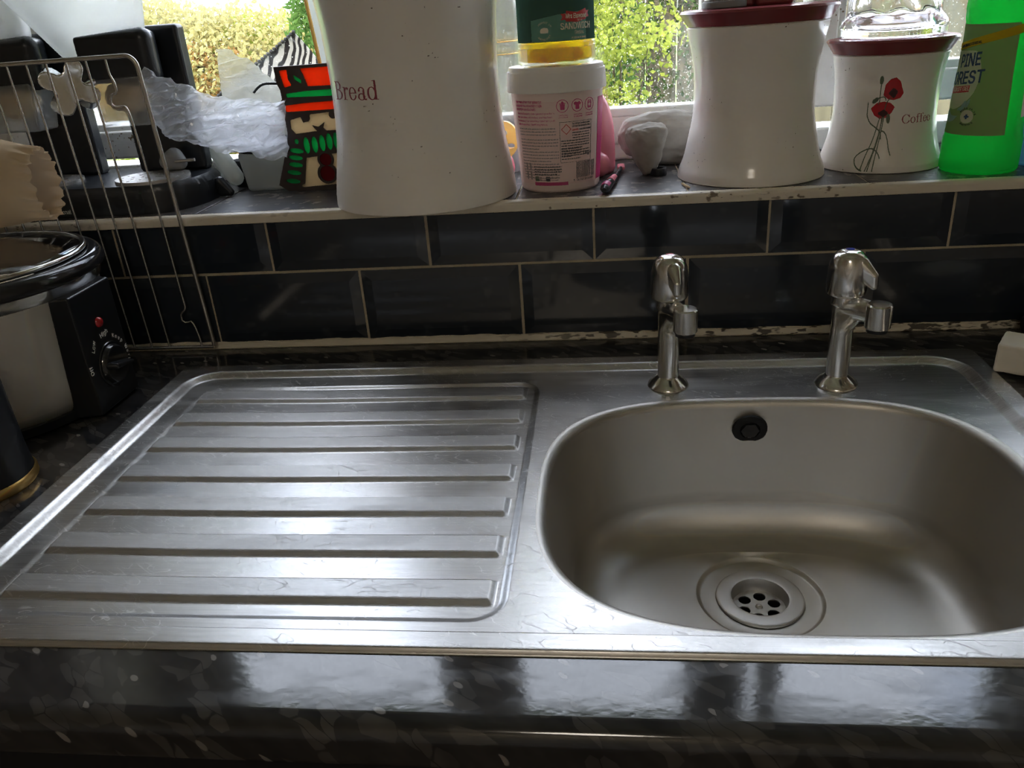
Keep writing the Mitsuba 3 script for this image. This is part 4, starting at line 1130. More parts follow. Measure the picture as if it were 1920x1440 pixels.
tag('cereal_dispenser', 'black twin cereal dispenser with frosted hoppers at the left end of the sill', 'dispenser')
fp_ = Polygon(spline([(-0.345, 0.016), (-0.055, 0.016), (-0.026, 0.024), (-0.006, 0.048), (0.004, 0.085), (0.003, 0.12), (-0.010, 0.155), (-0.040, 0.180), (-0.345, 0.184)], 200))
bs = m3.CrossSection([np.array(fp_.exterior.coords)[:-1]]) if Polygon(fp_).exterior.is_ccw else m3.CrossSection([np.array(fp_.exterior.coords)[::-1][:-1]])
base_ = CC([man(m3.Manifold.batch_hull([bs.extrude(0.0005).translate((0, 0, B0)), bs.extrude(0.0005).translate((0, 0, B0 + 0.026)), bs.offset(-0.006, m3.JoinType.Round, 2.0, 16).extrude(0.0005).translate((0, 0, B1 - 0.0005))]))])
obj('cereal_dispenser__base', base_, 'black_plastic', smooth=45)
obj('cereal_dispenser__base__lettering', xz(text('professional', 0.0056, width=0.034), 0.0158).apply_translation((-0.1885, 0, 0.1835)), 'ink_white', label='the word professional')
obj('cereal_dispenser__base__emblem', xz(flat(unary_union([LineString([(0.001, 0.007), (0.006, 0.007), (0.002, 0.003), (0.009, 0.001)]).buffer(0.0012), LineString([(0.008, 0.001), (0.014, 0.007), (0.015, 0.0)]).buffer(0.0011)])), 0.0158).apply_translation((-0.2095, 0, 0.1825)), 'ink_white', label='small logo')


def plate(i, x, y, r=0.050):
    c = m3.CrossSection.circle(r, 72)
    for rr, k in ((0.013, 6), (0.026, 10), (0.039, 14)):
        for j in range(k):
            a = j * 2 * math.pi / k + rr * 30
            c = c - m3.CrossSection.circle(0.0022, 10).translate((rr * math.cos(a), rr * math.sin(a)))
    m = man(c.extrude(0.004))
    m.apply_translation((x, y, B1))
    obj('cereal_dispenser__drip_plate' + (f'_{i:03d}' if i else ''), m, 'steel_plain', smooth=30, label='perforated silver plate')


plate(0, -0.062, 0.070, 0.047)
plate(1, -0.217, 0.074, 0.047)
for i, dx in enumerate((0.0, -0.155)):
    s = f'_{i:03d}' if i else ''
    obj('cereal_dispenser__column' + s, rbox(-0.112 + dx, -0.014 + dx, 0.128, 0.152, B1 - 0.001, 0.398, 0.006), 'black_plastic', smooth=40)
    obj('cereal_dispenser__housing' + s, rot(hullpts([((x + dx, y, z), r) for x, y, z, r in ((-0.120, 0.074, 0.339, 0.004), (-0.120, 0.074, 0.386, 0.004), (-0.040, 0.084, 0.345, 0.014), (-0.040, 0.084, 0.382, 0.014), (-0.120, 0.121, 0.339, 0.004), (-0.120, 0.121, 0.386, 0.004), (-0.048, 0.121, 0.339, 0.006), (-0.048, 0.121, 0.386, 0.006))], 32), 0, (0, 0, 1)), 'black_plastic', smooth=40)
    ch = hullpts([((x + dx, y, z), 0.004) for x, y, z in ((-0.112, 0.076, 0.285), (-0.052, 0.076, 0.285), (-0.116, 0.074, 0.338), (-0.046, 0.074, 0.338), (-0.112, 0.112, 0.285), (-0.052, 0.112, 0.285), (-0.116, 0.118, 0.338), (-0.046, 0.118, 0.338))], 16)
    obj('cereal_dispenser__chute' + s, ch, 'chute_plastic', smooth=40, label='clear plastic chute')
    ce = trimesh.creation.icosphere(subdivisions=4, radius=1.0)
    ce.vertices = ce.vertices * (0.85 + 0.3 * meshkit.fbm(ce.vertices * 3 + i, 3)[:, None]) * np.array([0.031, 0.016, 0.020])
    ce.apply_translation((-0.082 + dx, 0.095, 0.316))
    obj(f'cereal_dispenser__chute{s}__cereal', ce, 'cereal', smooth=True)
    # hopper: an open funnel, rounded rectangle growing upwards
    lo = stadium(-0.160 + dx, -0.052 + dx, 0.088, 0.124, 0.016)
    hi = stadium(-0.315, -0.030, 0.070, 0.150, 0.026) if i == 0 else stadium(-0.365, -0.090 + dx, 0.152, 0.215, 0.026)
    a0, a1 = np.array(lo.exterior.coords)[:-1], np.array(hi.exterior.coords)[:-1]
    k = min(len(a0), len(a1))
    a0, a1 = a0[np.linspace(0, len(a0) - 1, k).astype(int)], a1[np.linspace(0, len(a1) - 1, k).astype(int)]
    z0, z1 = (0.366, 0.560)
    rows = [np.column_stack([a0 * (1 - t) + a1 * t, np.full(k, z0 + (z1 - z0) * t)]) for t in np.linspace(0, 1, 12)]
    ff = []
    for r_ in range(11):
        for j in range(k):
            jj = (j + 1) % k
            ff += [[r_ * k + j, r_ * k + jj, (r_ + 1) * k + jj], [r_ * k + j, (r_ + 1) * k + jj, (r_ + 1) * k + j]]
    obj('cereal_dispenser__hopper' + s, trimesh.Trimesh(np.vstack(rows), np.array(ff), process=False), 'frosted', smooth=True, label='frosted plastic hopper')
# chrome four-lobed turning knob on the right-hand unit
lobes = unary_union([affinity.rotate(LineString([(0, 0), (0.0245, 0)]).buffer(0.0105, quad_segs=8), 45 + 90 * k, origin=(0, 0)) for k in range(4)]).buffer(0.006).buffer(-0.010).buffer(0.004)
kb = m3.CrossSection([np.array(lobes.exterior.coords)[::-1][:-1] if not lobes.exterior.is_ccw else np.array(lobes.exterior.coords)[:-1]])
kn = man(m3.Manifold.extrude(kb, 0.016, 8, 18.0).refine_to_length(0.003))
trimesh.smoothing.filter_taubin(kn, iterations=10)
kn.apply_translation((0, 0, -0.008))
ax = np.array([0.55, -0.80, 0.10])
kn.apply_transform(trimesh.geometry.align_vectors([0, 0, 1], ax / np.linalg.norm(ax)))
kn.apply_translation((-0.128, 0.046, 0.333))
obj('cereal_dispenser__knob', kn, 'chrome', smooth=50, label='chrome four-lobed knob')
obj('cereal_dispenser__knob__spindle', tube([(-0.126, 0.050, 0.333), (-0.118, 0.062, 0.334), (-0.106, 0.080, 0.340)], 0.005, 16), 'chrome', smooth=40)
# grey stopper with metal pin behind the right-hand plate
tag('pin_stopper', 'grey rubber stopper with a metal pin on the dispenser base', 'stopper')
obj('pin_stopper__body', hullpts([((-0.055, 0.104, B1 + 0.016), 0.0110), ((-0.046, 0.108, B1 + 0.022), 0.0115), ((-0.040, 0.108, B1 + 0.014), 0.0095)], 24), 'grey_rubber', smooth=True)
obj('pin_stopper__pin', tube([(-0.042, 0.099, B1 + 0.0165), (-0.030, 0.0985, B1 + 0.0170), (-0.0135, 0.0980, B1 + 0.0178)], 0.0022, 12), 'steel_plain', smooth=40)

# ------------------------------------------------------------------ clutter behind: bags, tubes, tub
def crumpled(xf, zb, zt, yb, yt, nu, nv, amp, seed, bulge=0.0):
    u, w = np.meshgrid(np.linspace(0, 1, nu), np.linspace(0, 1, nv), indexing='ij')
    x = np.interp(u, np.linspace(0, 1, len(xf)), xf)
    b = np.interp(u, np.linspace(0, 1, len(zb)), zb)
    t = np.interp(u, np.linspace(0, 1, len(zt)), zt)
    yb, yt = (np.interp(u, np.linspace(0, 1, len(np.atleast_1d(q))), np.atleast_1d(q)) for q in (yb, yt))
    P_ = np.stack([x, yb + (yt - yb) * w - bulge * np.sin(np.pi * w), b + (t - b) * w ** 0.9], -1)
    s = np.stack([x * 20 + P_[..., 2] * 14, P_[..., 1] * 22, P_[..., 2] * 52 - x * 10], -1)
    rid = lambda p, k: 1 - 2 * np.abs(meshkit.noise(p, k) - 0.5)
    d = (rid(s, seed) - 0.5) + 0.6 * (rid(s * 2.1 + 5, seed + 1) - 0.5) + 0.35 * (rid(s * 4.3, seed + 2) - 0.5)
    d2 = (rid(s + 50, seed + 5) - 0.5) + 0.5 * (rid(s * 2.3 + 9, seed + 6) - 0.5)
    P_ += amp * np.stack([0.5 * d2, d, 0.8 * d2], -1)
    P_[..., 2] = np.maximum(P_[..., 2], SILL + 0.004)
    ids_ = np.arange(nu * nv).reshape(nu, nv)
    q_ = np.stack([ids_[:-1, :-1], ids_[1:, :-1], ids_[1:, 1:], ids_[:-1, 1:]], -1).reshape(-1, 4)
    return trimesh.Trimesh(P_.reshape(-1, 3), np.vstack([q_[:, [0, 1, 2]], q_[:, [0, 2, 3]]]), process=False)


obj('plastic_bag__front_layer', crumpled([-0.040, -0.026, -0.004, 0.03, 0.07, 0.117], [0.292, 0.262, 0.246, 0.234, 0.231, 0.230], [0.345, 0.333, 0.318, 0.300, 0.294, 0.292], [0.052, 0.060, 0.080, 0.092, 0.096, 0.097], [0.062, 0.072, 0.094, 0.108, 0.110, 0.110], 120, 60, 0.012, 21, 0.010), 'clear_bag')
obj('plastic_bag__rear_layer', crumpled([-0.012, 0.0, 0.04, 0.08, 0.112], [0.256, 0.246, 0.236, 0.230, 0.236], [0.318, 0.312, 0.300, 0.296, 0.290], 0.100, 0.114, 100, 50, 0.009, 41), 'clear_bag')
tag('plastic_bag', 'crumpled clear shiny plastic bag lying over the tub and tubes', 'plastic bag')
obj('plastic_bag_001', crumpled([0.000, 0.020, 0.05, 0.085, 0.11], [0.270, 0.266, 0.262, 0.262, 0.262], [0.364, 0.358, 0.340, 0.308, 0.290], 0.178, 0.196, 60, 50, 0.008, 77), 'milky_bag', label='milky plastic bag standing at the window behind the shiny bag', cat='plastic bag')
for i, (a, b, r) in enumerate((((0.0105, 0.1570, 0.1960), (-0.0200, 0.172, 0.240), 0.0120), ((-0.020, 0.176, 0.232), (-0.046, 0.178, 0.268), 0.0125))):
    key = 'white_tube' + (f'_{i:03d}' if i else '')
    tag(key, ('white plastic tube with green nozzle leaning below the shiny bag', 'shorter white plastic tube behind, tucked under the shiny bag')[i], 'tube', 'white plastic tubes')
    obj(key + '__body', hullpts([(a, r), (b, r)], 36), 'tube_plastic', smooth=True)
    d = (np.array(b) - np.array(a)) / np.linalg.norm(np.array(b) - np.array(a))
    obj(key + '__nozzle', tube([np.array(b) + d * 0.010, np.array(b) + d * 0.018, np.array(b) + d * 0.026], [0.0046, 0.0040, 0.0012], 14), 'ink_green' if i == 0 else 'tube_plastic', smooth=40)
obj('frosted_tub', hullpts([((x, y, z), 0.006) for x, y, z in ((0.040, 0.142, SILL + 0.006), (0.094, 0.142, SILL + 0.006), (0.036, 0.138, 0.226), (0.099, 0.138, 0.226), (0.042, 0.196, SILL + 0.006), (0.094, 0.196, SILL + 0.006), (0.036, 0.200, 0.226), (0.099, 0.200, 0.226))], 24), 'frosted_dull', smooth=40,
    label='square frosted grey plastic tub between the bag and the glass snowman', cat='tub')
tag('dark_bowl', 'dark bowl half covered by the shiny plastic bag', 'bowl')
obj('dark_bowl__rim', lathe([(0.044, 0.2335), (0.0465, 0.2345), (0.047, 0.240), (0.045, 0.243), (0.0, 0.243)], (0.062, 0.166, 0), 48), 'black_plastic', smooth=40)
obj('dark_bowl__bottom', lathe([(0.0, 0.2301), (0.040, 0.2301), (0.0445, 0.2340)], (0.062, 0.166, 0), 48), 'black_plastic', smooth=40)
obj('black_clip', hullpts([((0.008, 0.112, SILL + 0.006), 0.0055), ((0.020, 0.112, SILL + 0.006), 0.0055), ((0.008, 0.112, SILL + 0.020), 0.0075)], 20), 'black_plastic', smooth=True, label='small black clip on the sill below the white tube', cat='clip')
obj('black_jug', lathe([(0.0, SILL), (0.017, SILL), (0.0185, SILL + 0.002), (0.0185, 0.213), (0.017, 0.215), (0.0, 0.215)], (0.0150, 0.190, 0), 40), 'black_matte', smooth=40,
    label='small black round pot behind the leaning white tube', cat='pot')
obj('black_cable', tube(spline([(0.060, 0.160, 0.306), (0.080, 0.158, 0.3165), (0.100, 0.157, 0.3155), (0.118, 0.156, 0.309), (0.150, 0.160, 0.280)], 24), 0.0016, 8), 'black_plastic', smooth=True, label='thin black cable curving out from behind the glass snowman', cat='cable')

# ------------------------------------------------------------------ oven rack leaning on the wall
RY = -0.0150
tag('oven_rack', 'wire oven rack standing upright against the tiles', 'oven rack')


def rk(x, z):
    return (x + 0.013 * (1 - z / 0.365), RY, z)


fr_ = [rk(-0.40, 0.3655), rk(-0.012, 0.3665)] + [rk(-0.012 + 0.013 * math.sin(a), 0.3535 + 0.013 * math.cos(a)) for a in np.linspace(0.2, math.pi / 2, 7)] + [rk(0.001, 0.2), rk(0.001, 0.0078)]
obj('oven_rack__frame', tube(np.vstack([np.linspace(fr_[i], fr_[i + 1], 5)[:-1] for i in range(len(fr_) - 1)] + [[fr_[-1]]]), 0.0026, 12), 'wire', smooth=60)
obj('oven_rack__frame_001', tube(np.linspace(rk(0.0, 0.0066), rk(-0.40, 0.0066), 12), 0.0022, 10), 'wire', smooth=60)
for i in range(14):
    x = -0.0600 - 0.0247 * (i - 1)
    if i == 0:
        x = -0.0355
        kp = [rk(x, 0.365), rk(x, 0.348), rk(x + 0.003, 0.338), rk(x + 0.003, 0.330), rk(x - 0.007, 0.323), rk(x - 0.0085, 0.316), rk(x - 0.002, 0.3115), rk(x + 0.007, 0.3125), rk(x + 0.0100, 0.306), rk(x + 0.0110, 0.295),
              rk(x + 0.0120, 0.20), rk(x + 0.0110, 0.075), rk(x + 0.0110, 0.062), rk(x + 0.002, 0.052), rk(x + 0.0015, 0.045), rk(x + 0.007, 0.041), rk(x + 0.013, 0.043), rk(x + 0.017, 0.034), rk(x + 0.019, 0.008)]
        pth = spline(kp, 90)
    else:
        pth = np.linspace(rk(x, 0.365), rk(x - 0.002, 0.008), 14)
    obj('oven_rack__bar' + (f'_{i:03d}' if i else ''), tube(pth, 0.0014, 8), 'wire', smooth=60)

# ------------------------------------------------------------------ slow cooker
kc = (-0.1750, -0.1680)
tag('slow_cooker', 'round stainless steel slow cooker with black control panel and glass lid', 'slow cooker')
obj('slow_cooker__foot', lathe([(0.0, 0.0), (0.120, 0.0), (0.1255, 0.003), (0.1270, 0.013), (0.1250, 0.0145)], (*kc, 0.0), 96), 'black_plastic', smooth=40)
obj('slow_cooker__body', lathe(spline([(0.1240, 0.0140), (0.1262, 0.018), (0.1290, 0.06), (0.1318, 0.11), (0.1335, 0.140)], 24), (*kc, 0), 128), 'steel_body', smooth=40, label='brushed steel body')
obj('slow_cooker__collar', lathe([(0.1335, 0.1395), (0.1362, 0.141), (0.1385, 0.1480), (0.1410, 0.1530), (0.1402, 0.1545)], (*kc, 0), 128), 'chrome', smooth=50, label='bright steel collar')
obj('slow_cooker__rim', lathe(spline([(0.1320, 0.1535), (0.1425, 0.1540), (0.1448, 0.1590), (0.1430, 0.1660), (0.1370, 0.1705), (0.1310, 0.1710), (0.1270, 0.1690)], 30), (*kc, 0), 128), 'black_gloss', smooth=50, label='black rim')
obj('slow_cooker__pot_inner', lathe([(0.0, 0.03), (0.112, 0.032), (0.124, 0.05), (0.1275, 0.168)], (*kc, 0), 72), 'black_gloss', smooth=40)
obj('slow_cooker__lid__glass', lathe(spline([(0.1255, 0.1735), (0.112, 0.1790), (0.085, 0.1850), (0.045, 0.1895), (0.0, 0.1910)], 40), (*kc, 0), 96), 'pane', smooth=True, label='clear domed glass lid')
obj('slow_cooker__lid__rim', lathe(spline([(0.1235, 0.1722), (0.1275, 0.1712), (0.1292, 0.1738), (0.1275, 0.1768), (0.1235, 0.1762), (0.1235, 0.1722)], 20), (*kc, 0), 128), 'chrome', smooth=50, label='steel lid rim')
obj('slow_cooker__lid__knob', lathe([(0.0, 0.216), (0.018, 0.214), (0.020, 0.208), (0.012, 0.200), (0.011, 0.1912), (0.0, 0.1912)], (*kc, 0), 40), 'black_plastic', smooth=40)
# cooked contents seen under the glass
cont = trimesh.creation.icosphere(subdivisions=4, radius=1.0)
cont.vertices = cont.vertices * (0.8 + 0.4 * meshkit.fbm(cont.vertices * 2.2, 3, 5)[:, None]) * np.array([0.085, 0.085, 0.035])
cont.apply_translation((kc[0], kc[1], 0.118))
obj('folded_cloth', cont, 'wall_cream', smooth=True, label='beige cloth folded inside the slow cooker under its glass lid', cat='cloth')
# control panel
PXF = -0.0300


def pan(y, z, out=0.0):
    return (PXF + out, y, z)


panel = hullpts([((x, y, z), 0.003) for x, y in ((PXF - 0.003, -0.2060), (PXF - 0.003, -0.1330), (PXF - 0.034, -0.2130), (PXF - 0.034, -0.1230)) for z in (0.006, 0.1385)], 16)
tag('slow_cooker__control_panel', 'black control panel')
obj('slow_cooker__control_panel__housing', panel, 'black_plastic', smooth=40)


def on_panel(m, y, z, out=0.0002):
    """a flat mesh (x right, y up, z out) set on the panel's face, which looks along +x"""
    v = m.vertices.copy()
    m = m.copy()
    m.vertices = np.stack([PXF + out + v[:, 2], y + v[:, 0], z + v[:, 1]], 1)
    return m


ky, kz = -0.1660, 0.0490
obj('slow_cooker__control_panel__dial', on_panel(lathe([(0.0, 0.007), (0.0195, 0.0065), (0.0215, 0.005), (0.0230, 0.0012), (0.0255, 0.001), (0.0262, 0.0)], (0, 0, 0), 64), ky, kz), 'black_gloss', smooth=40, label='round dial')
obj('slow_cooker__control_panel__grip', on_panel(rot(hullpts([((-0.017, 0, 0.006), 0.0030), ((0.017, 0, 0.006), 0.0045), ((-0.016, 0, 0.013), 0.0022), ((0.016, 0, 0.014), 0.0034)], 20), 168, (0, 0, 1)), ky, kz), 'black_plastic', smooth=50)
obj('slow_cooker__control_panel__indicator', on_panel(lathe([(0.0, 0.0045), (0.003, 0.0040), (0.0052, 0.0022), (0.0058, 0.0)], (0, 0, 0), 28), -0.1705, 0.1010), 'indicator_red', smooth=40, label='red indicator light')
txt = []
for s, y, z, a, h in (('Off', -0.2030, 0.0510, 90, 0.0052), ('Low', -0.1925, 0.0720, 58, 0.0052), ('High', -0.1750, 0.0830, 8, 0.0052)):
    m = text(s, h)
    txt.append(on_panel(rot(m, a, (0, 0, 1)), y, z))
for c, a in zip('Keep Warm', np.linspace(24, 104, 9)):
    if c == ' ':
        continue
    m = text(c, 0.0044)
    m.apply_translation((-m.extents[0] / 2, 0, 0))
    m = rot(m, -a, (0, 0, 1))
    r_ = 0.0300
    m.apply_translation((r_ * math.sin(math.radians(a)), r_ * math.cos(math.radians(a)), 0))
    txt.append(on_panel(m, ky, kz))
obj('slow_cooker__control_panel__lettering', CC(txt), 'ink_white', label='white words Off, Low, High, Keep Warm')

# ------------------------------------------------------------------ brown paper bag on the cooker
def paper_bag():
    nu, nv = 110, 96
    u = np.linspace(0, 1, nu)
    a = np.linspace(0, 2 * np.pi, nv, endpoint=False)
    U, A = np.meshgrid(u, a, indexing='ij')
    # from the left (full, out of the picture) to the serrated mouth on the right
    hz = np.interp(u, [0, 0.45, 0.75, 0.92, 1.0], [0.070, 0.062, 0.050, 0.041, 0.037])
    hy = np.interp(u, [0, 0.45, 0.75, 0.92, 1.0], [0.075, 0.065, 0.046, 0.030, 0.024])
    zc = np.interp(u, [0, 1], [0.262, 0.2440 - 0.003])
    x = np.interp(u, [0, 1], [-0.36, -0.0960])
    sup = lambda c, e: np.sign(c) * np.abs(c) ** e
    pleat = ss(0.89, 1.0, U) * 0.0026 * np.sin(A * 15 + 2.0 * np.sin(U * 9)) + 0.006 * (meshkit.fbm(np.stack([U * 5, np.cos(A) * 0.8 + 3, np.sin(A) * 0.8 + 3], -1), 2, 8) - 0.5)
    Yc = -0.095 + (hy[:, None] + pleat) * sup(np.cos(A), 0.9)
    Z = zc[:, None] + (hz[:, None] + pleat) * sup(np.sin(A), 0.85)
    Xc = np.repeat(x[:, None], nv, 1)
    ser = (np.abs(((A * 26 / np.pi) % 2) - 1)) * 0.0035
    Xc[-1] += ser[-1]
    Z = np.maximum(Z, 0.1925 + 0.0 * Z)
    P_ = np.stack([Xc, Yc, Z], -1).reshape(-1, 3)
    ids_ = np.arange(nu * nv).reshape(nu, nv)
    i2 = np.roll(ids_, -1, 1)
    q_ = np.stack([ids_[:-1], ids_[1:], i2[1:], i2[:-1]], -1).reshape(-1, 4)
    return trimesh.Trimesh(P_, np.vstack([q_[:, [0, 1, 2]], q_[:, [0, 2, 3]]]), process=False)


obj('paper_bag', paper_bag(), 'paper', smooth=True, label='brown paper bag with a pleated serrated mouth lying on the slow cooker', cat='paper bag')

# ------------------------------------------------------------------ small things on the worktop
hc = (-0.0745, -0.3480)
tag('pepper_mill', 'dark cylinder with a gold ring at its foot, at the left edge of the worktop', 'pepper mill')
obj('pepper_mill__body', lathe([(0.048, 0.010), (0.0465, 0.03), (0.045, 0.10), (0.043, 0.115), (0.0, 0.117)], (*hc, 0.0), 64), 'black_plastic', smooth=40)
obj('pepper_mill__ring', lathe([(0.0, 0.0), (0.0490, 0.0), (0.0505, 0.002), (0.0505, 0.008), (0.0485, 0.0105)], (*hc, 0.0), 64), 'gold', smooth=40, label='gold ring')
sb = rbox(0, 0.085, 0, 0.045, 0, 0.031, 0.003)
sb = subdivided(sb, 0.004)
sb.vertices += 0.0012 * (np.stack([meshkit.fbm(sb.vertices * 90 + k * 31, 3, k) for k in range(3)], -1) - 0.5)
sb = rot(sb, -32, (0, 0, 1))
sb.apply_translation((0.9330, -0.1410 + 0.002, 0.0046))
obj('sponge', sb, 'sponge_white', smooth=30, label='white foam block at the back right corner of the sink', cat='sponge')
obj('black_cloth', hullpts([((1.02, -0.04, 0.018), 0.017), ((1.10, -0.05, 0.018), 0.017), ((1.03, -0.035, 0.034), 0.014), ((1.10, -0.04, 0.034), 0.014)], 24), 'black_matte', smooth=True, label='black rounded object on the worktop behind the sponge', cat='cloth')

# ------------------------------------------------------------------ outdoors
struct('ground', box(-30, 30, 0.31, 60, -1.06, -1.0), 'grass', 'green lawn outside the window')


def leaves(key, pts, size, mtl, seed, elong=1.6, **k):
    """one joined mesh of bent four-triangle leaves at the points"""
    g = np.random.default_rng(seed)
    n = len(pts)
    a = g.normal(size=(n, 3))
    a /= np.linalg.norm(a, axis=1, keepdims=True)
    b = np.cross(a, g.normal(size=(n, 3)))
    b /= np.linalg.norm(b, axis=1, keepdims=True)
    c = np.cross(a, b)
    s = (size * g.uniform(0.6, 1.25, n))[:, None]
    v = np.stack([pts - a * s * elong / 2, pts + b * s / 2 + c * s * 0.12, pts + a * s * elong / 2, pts - b * s / 2 + c * s * 0.12], 1).reshape(-1, 3)
    i = np.arange(n)[:, None] * 4
    f = np.vstack([i + np.array([[0, 1, 2]]), i + np.array([[0, 2, 3]])])
    obj(key, trimesh.Trimesh(v, f, process=False), mtl, kind='stuff', **k)


def cloud(c, r, n, seed, shell=0.55):
    g = np.random.default_rng(seed)
    d = g.normal(size=(n, 3))
    d /= np.linalg.norm(d, axis=1, keepdims=True)
    k = (shell + (1 - shell) * g.random(n)) ** 0.7
    lump = 0.75 + 0.5 * meshkit.fbm(d * 2.3 + seed, 3, seed)
    return np.array(c) + d * (k * lump)[:, None] * np.array(r)


def trunk(key, p, h, r, seed):
    g = np.random.default_rng(seed)
    parts_ = [tube(spline([(p[0], p[1], -1.0), (p[0] + 0.05, p[1], -1 + h * 0.5), (p[0], p[1] + 0.05, -1 + h)], 12), np.linspace(r, r * 0.5, 12), 10)]
    for j in range(9):
        a = g.uniform(0, 6.28)
        z = -1 + h * g.uniform(0.4, 0.95)
        L_ = h * g.uniform(0.15, 0.3)
        parts_.append(tube(spline([(p[0], p[1], z), (p[0] + L_ * 0.5 * math.cos(a), p[1] + L_ * 0.5 * math.sin(a), z + L_ * 0.4), (p[0] + L_ * math.cos(a), p[1] + L_ * math.sin(a), z + L_ * 0.7)], 8), np.linspace(r * 0.4, r * 0.1, 8), 7))
    obj(key, CC(parts_), 'bark', smooth=True)


# autumn tree at the left: broad, its top just above the camera's horizon
tag('tree', 'sunlit yellow autumn tree seen through the left window', 'tree')
AT = (-3.9, 7.6)
trunk('tree__trunk', AT, 1.5, 0.10, 3)
leaves('tree__foliage', np.vstack([cloud((-4.5, 7.6, 0.10), (1.3, 0.8, 0.85), 15000, 5), cloud((-3.2, 7.5, -0.10), (1.1, 0.8, 0.72), 12000, 6), cloud((-2.2, 7.4, -0.30), (1.0, 0.8, 0.66), 11000, 9)]), 0.040, 'leaf_yellow', 15)
leaves('tree__amber_foliage', np.vstack([cloud((-3.9, 7.3, -0.15), (1.3, 0.7, 0.6), 6000, 25), cloud((-2.4, 7.2, -0.35), (1.3, 0.7, 0.5), 5000, 26)]), 0.040, 'leaf_amber', 16)
leaves('tree__green_foliage', cloud((-3.3, 7.9, -0.20), (2.3, 0.8, 0.80), 13000, 35), 0.042, 'leaf_lime', 17)
# nearer green tree with narrow leaves
tag('tree_001', 'darker green narrow-leaved tree between the zebra cloth and the bread canister', 'tree')
trunk('tree_001__trunk', (-0.62, 3.2), 1.5, 0.05, 4)
leaves('tree_001__foliage', np.vstack([cloud((-0.70, 3.1, 0.26), (0.24, 0.3, 0.48), 4500, 45), cloud((-0.45, 3.2, 0.70), (0.50, 0.4, 0.40), 4500, 46)]), 0.019, 'leaf_green', 18, 2.6)
# lime shrub in front of the fence, middle window
tag('shrub', 'bright lime green shrub with small leaves outside the middle window', 'shrub')
stp = []
for j in range(22):
    a = rng.uniform(0, 6.28)
    x1, y1, z1_ = 0.54 + rng.normal() * 0.09, 2.55 + rng.normal() * 0.12, rng.uniform(-0.1, 0.6)
    stp.append(tube(spline([(0.6, 2.6, -1.0), (0.6 + 0.3 * (x1 - 0.6), 2.6, -0.4), (x1, y1, z1_)], 10), np.linspace(0.008, 0.0015, 10), 5))
obj('shrub__stems', CC(stp), 'bark', smooth=True)
sprig = []
for j in range(150):
    c = np.array([0.50 + rng.normal() * 0.085, 2.5 + rng.normal() * 0.12, rng.uniform(-0.25, 0.72)])
    if rng.random() < 0.16:
        c[0] += rng.uniform(0.05, 0.25)
        c[2] = 0.20 + abs(rng.normal()) * 0.2
    dirn = np.array([rng.normal(), rng.normal() * 0.4, rng.normal() * 0.5 - 0.1])
    dirn /= np.linalg.norm(dirn)
    t = rng.random((42, 1))
    sprig.append(c + dirn * (t - 0.5) * 0.22 + rng.normal(size=(42, 3)) * 0.018)
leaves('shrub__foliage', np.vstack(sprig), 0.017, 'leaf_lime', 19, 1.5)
leaves('shrub__shaded_foliage', cloud((0.52, 2.75, 0.15), (0.20, 0.15, 0.75), 2200, 55, 0.2), 0.022, 'leaf_green', 20, 1.6)
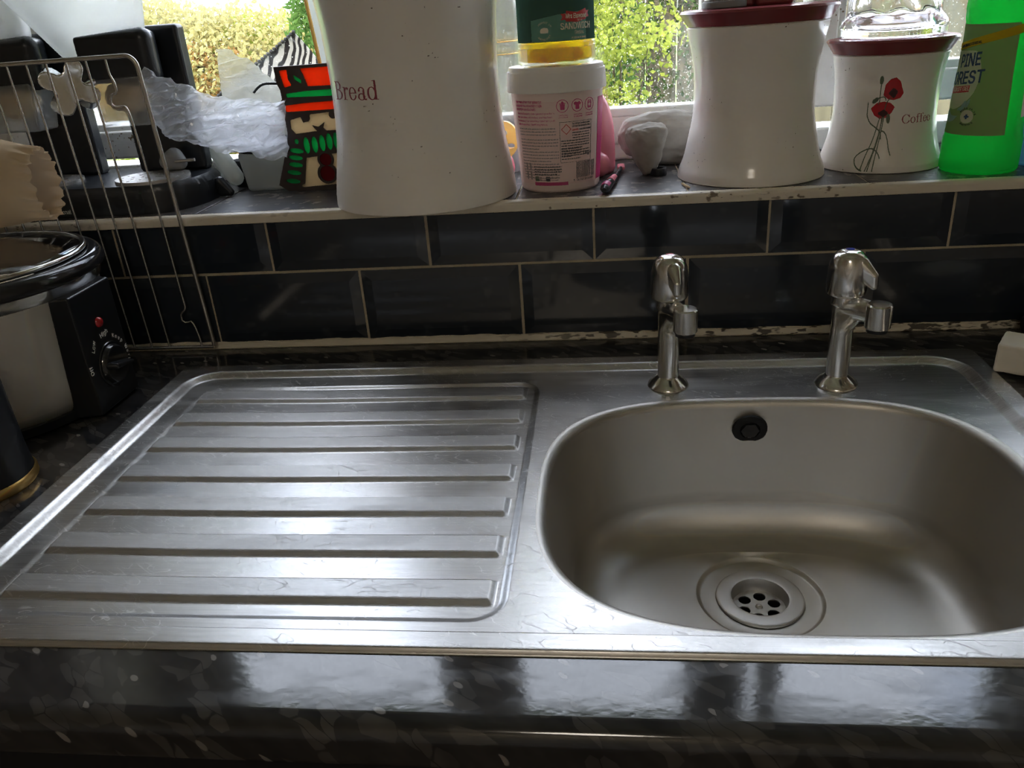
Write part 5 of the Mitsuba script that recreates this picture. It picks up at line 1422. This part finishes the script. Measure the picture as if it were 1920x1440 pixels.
# ivy-grown fence behind
tag('fence', 'dark weathered plank fence grown with ivy behind the lime shrub', 'fence')
for i in range(20):
    x0 = -0.02 + i * 0.155
    m = rbox(x0, x0 + 0.148, 3.45 + 0.01 * (i % 2), 3.47 + 0.01 * (i % 2), -1.0, 0.95 + 0.015 * rng.normal(), 0.003, 8)
    obj('fence__plank' + (f'_{i:03d}' if i else ''), m, 'plank')
obj('fence__rail', CC([box(-0.02, 3.08, 3.482, 3.52, -0.4, -0.32), box(-0.02, 3.08, 3.482, 3.52, 0.6, 0.68)]), 'plank')
leaves('fence__ivy', np.column_stack([rng.uniform(0.3, 1.25, 2600), rng.uniform(3.38, 3.44, 2600), -0.5 + 1.3 * rng.random(2600)]), 0.022, 'leaf_dark', 22, 1.3)
# outbuilding behind the right window
tag('outbuilding', 'brown rendered outbuilding with terracotta roof outside the right window', 'building')
obj('outbuilding__wall', box(1.9, 4.2, 4.2, 5.6, -1.0, 0.36), 'render_wall')
rf_ = trimesh.convex.convex_hull(np.array([(1.7, 4.05, 0.36), (4.4, 4.05, 0.36), (1.7, 5.75, 0.36), (4.4, 5.75, 0.36), (1.7, 4.9, 0.95), (4.4, 4.9, 0.95)]))
obj('outbuilding__roof', rf_, 'terracotta')

# zebra cloth on a frame outside the left window
zc_ = [(-0.72, 0.13), (-0.585, 0.225), (-0.355, 0.372), (-0.20, 0.16), (-0.30, 0.0)]
zp = Polygon(zc_)
ed = np.array(zc_)
zz_ = subdivided(xz(extrude(zp, 0.004), 1.5), 0.03)
zz_.vertices[:, 1] += 0.02 * np.sin(zz_.vertices[:, 0] * 14) + 0.01 * np.sin(zz_.vertices[:, 2] * 25)
tag('zebra_cloth', 'black and white zebra-print cloth outside the left window', 'cloth')
obj('zebra_cloth__panel', zz_, 'zebra')
e0, e1 = np.array([-0.72, 1.497, 0.13]), np.array([-0.355, 1.497, 0.372])
fr2 = []
for t in np.linspace(0, 1, 40):
    p_ = np.array([np.interp(t, [0, 0.37, 1], [-0.72, -0.585, -0.355]), 1.497, np.interp(t, [0, 0.37, 1], [0.13, 0.225, 0.372])])
    p_[1] += 0.02 * math.sin(p_[0] * 14) + 0.01 * math.sin(p_[2] * 25) - 0.002
    fr2.append(trimesh.creation.icosphere(subdivisions=1, radius=0.0055).apply_translation(p_))
obj('zebra_cloth__bobble_edge', CC(fr2), 'black_matte', kind='stuff')
obj('zebra_cloth__pole', tube([(-0.235, 1.53, -1.0), (-0.232, 1.53, -0.3), (-0.228, 1.53, 0.18)], 0.010, 12), 'black_plastic', smooth=True)
